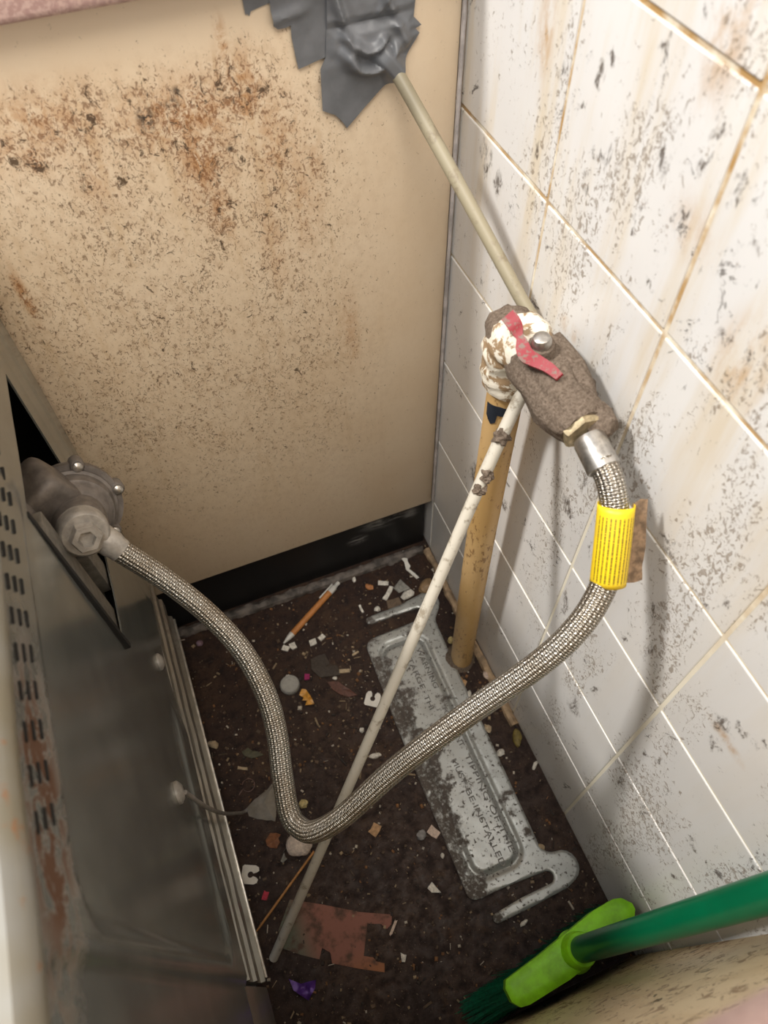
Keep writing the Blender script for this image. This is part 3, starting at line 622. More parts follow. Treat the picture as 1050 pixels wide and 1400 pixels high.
obj('dust_clump', roughen(lathe((-0.026, -0.220, 0.667), (0.05, -1, -0.05), [(0, 0.004), (0.004, 0.009), (0.018, 0.011), (0.034, 0.010), (0.050, 0.009), (0.062, 0.003)], 22), 0.004, 110, 16), 'dust', gv_)
obj('stem', roughen(lathe((-0.040, -0.236, 0.668), (-0.15, 0.0, 1), [(0, 0.0115), (0.010, 0.0105), (0.014, 0.0095)], 20), 0.001, 200, 2), 'dust', gv_)
obj('stem_nut', lathe((-0.0418, -0.236, 0.6815), (-0.15, 0.0, 1), [(0, 0.0075), (0.004, 0.0075), (0.0075, 0.0060), (0.009, 0.003)], 16), 'steel', gv_)
bm = bmesh.new()
pts = spline([(-0.0555, -0.208, 0.6905), (-0.0545, -0.216, 0.6890), (-0.0530, -0.2225, 0.6840), (-0.0545, -0.231, 0.6805), (-0.0550, -0.240, 0.6790), (-0.0520, -0.2485, 0.6800), (-0.0475, -0.258, 0.6805), (-0.0440, -0.267, 0.6790)], 0.0015)
rings = []
for i, q in enumerate(pts):
    t = i / (len(pts) - 1); wd = 0.0055 * (1 - 0.45 * math.exp(-((t - 0.28) / 0.07) ** 2)) * (1.0 if t < 0.6 else 1 - 0.45 * (t - 0.6) / 0.4)
    sd = Vector((0.8, 0.1, 0.45)).normalized(); up_ = Vector((-0.45, 0, 0.9)).normalized()
    rings.append([bm.verts.new(q + sd * wd + up_ * 0.001), bm.verts.new(q - sd * wd + up_ * 0.001), bm.verts.new(q - sd * wd - up_ * 0.0012), bm.verts.new(q + sd * wd - up_ * 0.0012)])
for a, b in zip(rings, rings[1:]):
    for j in range(4): bm.faces.new((a[j], a[(j + 1) % 4], b[(j + 1) % 4], b[j]))
bm.faces.new(rings[0]); bm.faces.new(rings[-1][::-1])
lv = obj('lever', bm, 'red', gv_); lv['label'] = 'red enamelled butterfly lever with worn edges'
obj('outlet_nut', roughen(lathe((-0.036, -0.283, 0.6515), (0, -1, -0.03), [(0, 0.0150), (0.001, 0.0165), (0.015, 0.0165), (0.017, 0.0150)], flats=6), 0.0, 1), 'brass', gv_)
obj('nut_dust', roughen(lathe((-0.0245, -0.283, 0.6540), (0.05, -1, -0.03), [(0, 0.006), (0.003, 0.0115), (0.012, 0.0120), (0.022, 0.010), (0.026, 0.004)], 20), 0.0028, 130, 12), 'dust', gv_)

# ------------------------------------------------------------------ thin tube from the tape past the valve to the floor
tb = empty('thin_tube', (-0.4137, -0.4644, 0), 'long thin dirty white tube bent behind the valve and resting on the floor', 'tube')
TP = [(-0.0665, -0.0066, 0.7795), (-0.0613, -0.0075, 0.7731), (-0.040, -0.075, 0.721), (-0.016, -0.160, 0.658), (-0.0085, -0.181, 0.641), (-0.0085, -0.196, 0.626), (-0.018, -0.208, 0.6185), (-0.034, -0.2160, 0.613), (-0.074, -0.241, 0.5553), (-0.1493, -0.2908, 0.433), (-0.225, -0.3405, 0.311), (-0.300, -0.390, 0.189), (-0.4137, -0.4644, 0.0055)]
obj('tube', tube(spline(TP, 0.006), 0.0056, 16), 'tube', tb)
for q, r_, s_ in (((-0.058, -0.232, 0.582), 0.007, 1), ((-0.076, -0.2465, 0.5545), 0.0055, 2), ((-0.0835, -0.2500, 0.5430), 0.005, 3)):
    b = bmesh.new(); bmesh.ops.create_icosphere(b, subdivisions=3, radius=r_); roughen(b, 0.004, 260, s_); xform(b, Matrix.Translation(q)); obj('dust_clump', b, 'dust', tb)

# ------------------------------------------------------------------ duct tape on the far panel
TA = [(-0.1696, 0.8495), (-0.1685, 0.8255), (-0.1673, 0.8262), (-0.166, 0.8244), (-0.1644, 0.8271), (-0.1503, 0.8302), (-0.1465, 0.8495)]
TB = [(-0.1504, 0.8495), (-0.1509, 0.8246), (-0.1507, 0.8166), (-0.1474, 0.8135), (-0.1418, 0.8135), (-0.1378, 0.8144), (-0.1382, 0.807), (-0.1376, 0.8008), (-0.1368, 0.793), (-0.1356, 0.7848), (-0.1251, 0.787), (-0.1146, 0.7892), (-0.1025, 0.7919), (-0.0996, 0.8495)]
TC = [(-0.1092, 0.8495), (-0.1122, 0.8074), (-0.1144, 0.7892), (-0.1191, 0.7822), (-0.1197, 0.7672), (-0.1202, 0.7517), (-0.1152, 0.7489), (-0.1104, 0.7465), (-0.1055, 0.741), (-0.1012, 0.734), (-0.0936, 0.7402), (-0.0868, 0.746), (-0.072, 0.7577), (-0.0575, 0.77), (-0.0481, 0.7814), (-0.0389, 0.7929), (-0.0424, 0.7964), (-0.0375, 0.7981), (-0.044, 0.8047), (-0.0435, 0.8093), (-0.0432, 0.8495)]
tp = empty('duct_tape', (-0.1, -0.001, 0.734), 'crumpled grey duct tape torn in jagged pieces on the cream panel', 'duct tape')
def arc(x, z, cx, cz, r, w, a0, a1):
    d = math.hypot(x - cx, z - cz); a = math.degrees(math.atan2(z - cz, x - cx))
    return math.exp(-((d - r) / w) ** 2) * sst(a0 - 15, a0 + 15, a) * sst(a1 + 15, a1 - 15, a)
def hC(x, z):
    e = min(1.0, dist_poly(TC[1:-1], x, z) / 0.006)
    core = math.exp(-(((x + 0.078) / 0.026) ** 2 + ((z - 0.795) / 0.03) ** 2))
    h = 0.004 * core
    h += 0.0075 * arc(x, z, -0.080, 0.798, 0.022, 0.0042, -165, -20)
    h -= 0.0030 * arc(x, z, -0.080, 0.798, 0.0165, 0.003, -170, -15)
    h += 0.0065 * arc(x, z, -0.081, 0.803, 0.0125, 0.0035, -160, -20)
    h += 0.007 * math.exp(-(((x + 0.1035 - (0.82 - z) * 0.28) / 0.0034) ** 2)) * sst(0.775, 0.79, z)
    h += 0.0045 * math.exp(-(((x + 0.056 + (z - 0.80) * 0.5) / 0.004) ** 2)) * sst(0.782, 0.795, z)
    h += 0.003 * math.exp(-(((x + 0.072 - (z - 0.815) * 0.6) / 0.003) ** 2)) * sst(0.802, 0.812, z)
    h += 0.0012 * (noise.noise(Vector((x * 120, z * 120, 5))) + 1) * sst(0.77, 0.79, z)
    tl = max(0, abs((x + 0.0613) * 0.776 - (z - 0.7731) * -0.63) - 0.003) / 0.006
    along = (x + 0.0613) * -0.63 + (z - 0.7731) * 0.776
    return 0.0022 + max(h * e, 0.0125 * math.exp(-tl * tl) * sst(0.03, 0.010, along))
toP = lambda u, v, h: Vector((u, -0.0004 - h, v))
obj('tape_strip', sheet(TA, 0.003, 0.0003, lambda x, z: 0.0003 + 0.001 * max(0, noise.noise(Vector((x * 120, z * 120, 0)))), toP), 'tape', tp)
obj('tape_strip', sheet(TB, 0.0025, 0.0003, lambda x, z: 0.0008 + 0.0035 * math.exp(-((z - 0.8205 - (x + 0.145) * 0.15) / 0.004) ** 2) * sst(-0.118, -0.135, x) + 0.0006 * (1 + noise.noise(Vector((x * 90, z * 90, 2)))), toP), 'tape', tp)
obj('tape_strip', sheet(TC, 0.00125, 0.0003, hC, toP), 'tape', tp)

# ------------------------------------------------------------------ floor bracket with stamped warning
bk = empty('floor_bracket', (-0.10, -0.30, 0), 'dirty zinc floor bracket with hooked ends and stamped warning text', 'bracket')
def arcp(cx, cy, r, a0, a1, n=7): return [(cx + r * math.cos(math.radians(a0 + (a1 - a0) * i / n)), cy + r * math.sin(math.radians(a0 + (a1 - a0) * i / n))) for i in range(n + 1)]
near = [(-0.050, -0.452)] + arcp(-0.034, -0.470, 0.0165, 180, 262) + arcp(-0.033, -0.507, 0.020, 70, -70) + [(-0.040, -0.5300), (-0.090, -0.5325)] + arcp(-0.139, -0.5275, 0.0058, -85, -250) + [(-0.100, -0.5185), (-0.064, -0.5180)] + arcp(-0.058, -0.5103, 0.0077, -85, 85) + [(-0.100, -0.5005), (-0.130, -0.4995), (-0.148, -0.5005)] + arcp(-0.152, -0.488, 0.0115, -90, -175)
far = arcp(-0.146, -0.131, 0.016, 175, 95) + [(-0.10, -0.1145), (-0.072, -0.1135)] + arcp(-0.066, -0.1010, 0.0085, -70, 70, 5) + [(-0.10, -0.0915), (-0.139, -0.0915)] + arcp(-0.141, -0.0850, 0.0060, -95, -255) + [(-0.085, -0.0785)] + arcp(-0.046, -0.092, 0.020, 110, -40) + arcp(-0.026, -0.130, 0.0200, 130, 178, 4)
OUT = [(x, y) for x, y in near] + [(-0.164, -0.36), (-0.165, -0.25)] + far + [(-0.048, -0.20), (-0.0485, -0.33)]
area2 = sum(OUT[i - 1][0] * OUT[i][1] - OUT[i][0] * OUT[i - 1][1] for i in range(len(OUT)))
if area2 < 0: OUT = OUT[::-1]
def hB(x, y):
    cx, cy, hx, hy, rad = -0.1115, -0.308, 0.0355, 0.172, 0.020
    d = math.hypot(max(abs(x - cx) - (hx - rad), 0), max(abs(y - cy) - (hy - rad), 0)) - rad
    ch_ = math.exp(-(d / 0.0042) ** 2)
    edge = sst(-0.003, 0.0022, dist_poly(OUT, x, y))
    return 0.0014 + 0.0042 * edge - 0.0040 * ch_ * edge + 0.0012 * sst(-0.004, -0.008, d) + 0.0005 * noise.noise(Vector((x * 60, y * 60, 0)))
pl = obj('plate', sheet(OUT, 0.0024, hB, lambda x, y: 0.0003, flatxy()), 'zinc', bk)
def stamp(body, x, y, length):
    b = text_bm(body, 0.0108, 0.0004); xs = [v.co.x for v in b.verts]; w = max(xs) - min(xs); s = length / w
    xform(b, Matrix.Translation((x, y, 0.0079)) @ Matrix.Rotation(math.radians(-89), 4, 'Z') @ Matrix.Diagonal((s, 1.0, 1, 1)) @ Matrix.Translation((-min(xs), 0, 0)))
    obj('stamped_text', b, 'stamp', bk, smooth=False)
stamp('WARNING', -0.0935, -0.158, 0.068); stamp('TO', -0.0945, -0.2555, 0.016); stamp('NT', -0.0935, -0.303, 0.015); stamp('TIPPING OF THE', -0.0925, -0.3300, 0.136)
stamp('O TARGE', -0.1125, -0.150, 0.070); stamp('THI', -0.1120, -0.2310, 0.022); stamp('MUST', -0.1125, -0.330, 0.036); stamp('BE', -0.1115, -0.3740, 0.017); stamp('INSTALLED', -0.1105, -0.3970, 0.081)

# ------------------------------------------------------------------ broom
br = empty('broom', (-0.092, -0.59, 0), 'green broom with lime plastic head leaning on the tiles', 'broom')
HZ = 0.105
HD = [(-0.027, -0.5620), (-0.018, -0.5645), (-0.0095, -0.5735), (-0.0095, -0.5800), (-0.016, -0.5880), (-0.060, -0.6020), (-0.110, -0.6110), (-0.160, -0.6150), (-0.170, -0.6135), (-0.1765, -0.6060), (-0.1775, -0.5930), (-0.1735, -0.5860), (-0.130, -0.5790), (-0.085, -0.5700), (-0.055, -0.5640)]
if sum(HD[i - 1][0] * HD[i][1] - HD[i][0] * HD[i - 1][1] for i in range(len(HD))) < 0: HD = HD[::-1]
bm = sheet(HD, 0.005, 0.022, lambda x, y: 0.0, flatxy(HZ))
for v in bm.verts:
    d = dist_poly(HD, v.co.x, v.co.y)
    if v.co.z > HZ + 0.01: v.co.z += 0.003 * sst(0.0, 0.006, d) - 0.0015 + 0.004 * sst(-0.13, -0.08, v.co.x) * sst(-0.03, -0.08, v.co.x)
obj('head', bm, 'lime', br)
hb = Vector((-0.0895, -0.5907, 0.127)); ht = Vector((-0.0160, -0.5972, 0.507)); hd_ = (ht - hb)
obj('socket', lathe(hb, hd_, [(-0.008, 0.0215), (0.000, 0.0188), (0.012, 0.0172), (0.0135, 0.0160), (0.0135, 0.0140)], 28), 'lime', br)
obj('handle', lathe(hb, hd_, [(0.004, 0.0130), (0.2, 0.0130), (0.374, 0.0130), (0.382, 0.011), (0.385, 0.005)], 28), 'green', br)
bm = bmesh.new(); rnd = random.Random(3)
cxh = sum(p_[0] for p_ in HD) / len(HD); cyh = sum(p_[1] for p_ in HD) / len(HD)
cnt = 0
while cnt < 2400:
    x, y = rnd.uniform(-0.177, -0.010), rnd.uniform(-0.615, -0.562)
    if not inside(HD, x, y) or dist_poly(HD, x, y) < 0.002: continue
    cnt += 1
    t = (x - cxh) / 0.085
    dx = (-0.050 * max(0, -t) ** 1.5 if t < 0 else 0.004 * t) + rnd.gauss(0, 0.004); dy = (y - cyh) * 0.2 + rnd.gauss(0, 0.003) - 0.003
    ex, ey = x + dx, max(-0.6225, min(-0.545, y + dy)); ex = min(ex, -0.003)
    a = Vector((x, y, HZ + 0.001)); b = Vector((x * 0.62 + ex * 0.38, y * 0.62 + ey * 0.38, HZ * 0.45)); c = Vector((ex, ey, rnd.uniform(0.0008, 0.010)))
    R_ = []
    for q, r_ in ((a, 0.0007), (b, 0.0007), (c, 0.0004)):
        R_.append([bm.verts.new(q + Vector((math.cos(k_) * r_, math.sin(k_) * r_, 0))) for k_ in (0, 2.09, 4.19)])
    for u_, w_ in zip(R_, R_[1:]):
        for j in range(3): bm.faces.new((u_[j], u_[(j + 1) % 3], w_[(j + 1) % 3], w_[j]))
o = obj('bristles', bm, 'bristle', br); o['kind'] = 'stuff'; o['label'] = 'dark green splayed bristles'

# ------------------------------------------------------------------ litter on the floor
pn = empty('pen', (-0.22, -0.038, 0), 'orange brown ballpoint pen with pale tip and clip lying near the plinth', 'pen')
pa, pb_ = Vector((-0.2786, -0.0715, 0.0052)), Vector((-0.1641, -0.0039, 0.0052)); pd = (pb_ - pa); PL = pd.length
obj('barrel', lathe(pa, pd, [(0.020, 0.0049), (0.110, 0.0049)], 20), 'pen_barrel', pn)
obj('tip', lathe(pa, pd, [(0.0, 0.0012), (0.003, 0.0018), (0.012, 0.0040), (0.020, 0.0049)], 20), 'pen_white', pn)
cp = obj('cap_end', lathe(pa, pd, [(0.110, 0.0051), (0.122, 0.0050), (0.124, 0.0034), (PL, 0.0032)], 20), 'pen_white', pn)
pu = pd.normalized(); ps = pu.cross(Vector((0, 0, 1))).normalized()
b = box(0.092, 0.124, -0.0014, 0.0014, 0.0050, 0.0072, 0.0006); xform(b, Matrix.Translation(pa) @ Matrix(((pu.x, -ps.x, 0, 0), (pu.y, -ps.y, 0, 0), (0, 0, 1, 0), (0, 0, 0, 1))) @ Matrix.Rotation(math.radians(-75), 4, 'X')); obj('clip', b, 'pen_white', cp)
cpx = empty('bottle_cap', (-0.2898, -0.1389, 0), 'round cloudy grey plastic bottle cap beside the amber scrap', 'bottle cap')
obj('cap_disc', lathe((-0.2898, -0.1389, 0.0005), (0.02, 0.02, 1), [(0, 0.0140), (0.008, 0.0138), (0.0095, 0.0130), (0.0095, 0.0112), (0.0086, 0.0105), (0.0086, 0.001)], 32), 'cap', cpx)
b = bmesh.new(); n_ = 44
for i in range(n_):
    a = 2 * math.pi * i / n_; q = Vector((-0.2898 + 0.0141 * math.cos(a), -0.1389 + 0.0141 * math.sin(a), 0.0045)); m_ = box(-0.0005, 0.0005, -0.0004, 0.0004, -0.0035, 0.0035)
    xform(m_, Matrix.Translation(q) @ Matrix.Rotation(a, 4, 'Z')); join(b, m_)
obj('ridges', b, 'cap', cpx, smooth=False)
def clip_poly(s=1.0):
    P = [(-0.009, -0.011), (0.009, -0.011), (0.011, -0.009), (0.011, 0.006), (0.009, 0.010), (0.005, 0.011), (0.0026, 0.008), (0.0016, 0.004)] + arcp(0, 0.0005, 0.0038, 55, -235, 9) + [(-0.0016, 0.004), (-0.0026, 0.008), (-0.005, 0.011), (-0.009, 0.010), (-0.011, 0.006), (-0.011, -0.009)]
    return [(x * s, y * s) for x, y in P]
def bread_clip(x, y, rot, s, label):
    P = [(x + u * math.cos(rot) - v * math.sin(rot), y + u * math.sin(rot) + v * math.cos(rot)) for u, v in clip_poly(s)]
    tag(obj('bread_clip', sheet(P, 0.003, 0.0012, lambda a, b_: 0.0012 + 0.02 * abs(a - x) * 0.06, flatxy()), 'clipw', smooth=False), label, 'bread clip', 'white plastic bread clips')
bread_clip(-0.1825, -0.2045, math.radians(-35), 1.0, 'white plastic bread clip beside the thin tube and the zinc bracket')
bread_clip(-0.4158, -0.3636, math.radians(-115), 1.02, 'white plastic bread clip close to the cooker bottom rail')
def poly_thing(name, poly, mat, label, cat, th=0.0012, amp=0.001, step=0.004, z=0.0004, f=200, holes=()):
    P = poly if sum(poly[i - 1][0] * poly[i][1] - poly[i][0] * poly[i - 1][1] for i in range(len(poly))) > 0 else poly[::-1]
    return tag(obj(name, sheet(P, step, th, lambda a, b_: z + amp * (1 + noise.noise(Vector((a * f, b_ * f, len(poly))))), flatxy(), holes), mat), label, cat)
poly_thing('plastic_scrap', [(-0.2756, -0.1518), (-0.2699, -0.1542), (-0.2665, -0.1663), (-0.265, -0.1796), (-0.2783, -0.177), (-0.2737, -0.1712), (-0.2802, -0.1686), (-0.2763, -0.1653), (-0.2817, -0.1592)], 'amber', 'amber orange ragged plastic scrap next to the grey bottle cap', 'plastic scrap', 0.002, 0.003, 0.003)
CARD = [(-0.3764, -0.4102), (-0.3383, -0.4317), (-0.2988, -0.4563), (-0.2609, -0.4747), (-0.2653, -0.484), (-0.2729, -0.4871), (-0.2774, -0.4793), (-0.2934, -0.4723), (-0.3099, -0.5032), (-0.2995, -0.5091), (-0.2972, -0.5146), (-0.289, -0.5199), (-0.2924, -0.5285), (-0.3202, -0.5134), (-0.3489, -0.496), (-0.3472, -0.4846), (-0.355, -0.4759), (-0.3621, -0.4863), (-0.3819, -0.4733), (-0.4016, -0.4578), (-0.3999, -0.4378)]
poly_thing('faded_card', CARD, 'card', 'faded pink and green card with a rectangular notch on the floor', 'card', 0.0005, 0.0006, 0.006, 0.0003, 40)
poly_thing('foil_scrap', [(-0.4028, -0.492), (-0.3912, -0.502), (-0.3722, -0.5051), (-0.3763, -0.5128), (-0.3877, -0.5215), (-0.3947, -0.5127), (-0.4009, -0.5054)], 'purple', 'crumpled purple foil scrap near the end of the cooker rail', 'foil', 0.0006, 0.005, 0.003, 0.0004, 120)
poly_thing('plastic_splinter', [(-0.0542, 0.0107), (-0.043, 0.0132), (-0.0406, 0.0051), (-0.0444, -0.0089), (-0.0438, -0.0188), (-0.0479, -0.0229), (-0.0434, -0.0323), (-0.0389, -0.0436), (-0.0435, -0.0443), (-0.0492, -0.03), (-0.053, -0.0215), (-0.0503, -0.0084)], 'clipw', 'white fan shaped splinter of plastic in the corner by the plinth', 'plastic scrap', 0.0015, 0.0015, 0.003)
tag(obj('bamboo_skewer', tube([Vector((-0.4271 + 0.0981 * t / 10, -0.4295 + 0.0604 * t / 10, 0.0024 + 0.0004 * t)) for t in range(11)], lambda t: 0.0016 if t > 0.03 else 0.0007, 10), 'bamboo'), 'thin orange brown bamboo skewer lying beside the thin tube', 'skewer')
b = bmesh.new(); bmesh.ops.create_icosphere(b, subdivisions=4, radius=1.0)
for v in b.verts: v.co = Vector((v.co.x * 0.0175, v.co.y * 0.0155, (v.co.z if v.co.z > -0.7 else -0.7) * 0.0135))
roughen(b, 0.002, 90, 4); xform(b, Matrix.Translation((-0.3445, -0.3540, 0.0110))); tag(obj('net_ball', b, 'ball'), 'pale pinkish ball of netting under the hose bend', 'ball')
# clear pouch (a small tent of film)
b = bmesh.new(); q = [b.verts.new(v) for v in ((-0.3511, -0.2660, 0.010), (-0.3660, -0.3142, 0.001), (-0.3985, -0.2940, 0.002), (-0.3990, -0.2830, 0.003), (-0.3761, -0.2741, 0.006), (-0.3720, -0.2880, 0.019))]
for i in range(5): b.faces.new((q[i], q[(i + 1) % 5], q[5]))
b.faces.new(q[:5][::-1]); bmesh.ops.subdivide_edges(b, edges=b.edges[:], cuts=5, use_grid_fill=True); roughen(b, 0.0018, 120, 7)
tag(obj('plastic_pouch', b, 'film'), 'crumpled clear plastic pouch lying beside the hose near the cooker', 'pouch')
tag(obj('loose_wire', tube(spline([(-0.4095, -0.3370, 0.345), (-0.4045, -0.3400, 0.290), (-0.4030, -0.3270, 0.19), (-0.4045, -0.2990, 0.06), (-0.4030, -0.2880, 0.010), (-0.3960, -0.2860, 0.006)], 0.004), 0.0022, 10), 'wire'), 'grey loose wire hanging from the cooker back to the plastic pouch', 'wire')
rp = [(-0.4029, -0.2616, 0.001), (-0.396, -0.2560, 0.001)] + [(-0.3872 + 0.0085 * math.cos(math.radians(a)), -0.2543 + 0.0085 * math.sin(math.radians(a)), 0.001 + a * 0.000004) for a in range(190, 540, 25)]
tag(obj('wire_ring', tube(spline(rp, 0.002), 0.0005, 8), 'copperwire'), 'fine curled loop of brown wire beyond the plastic pouch', 'wire loop')

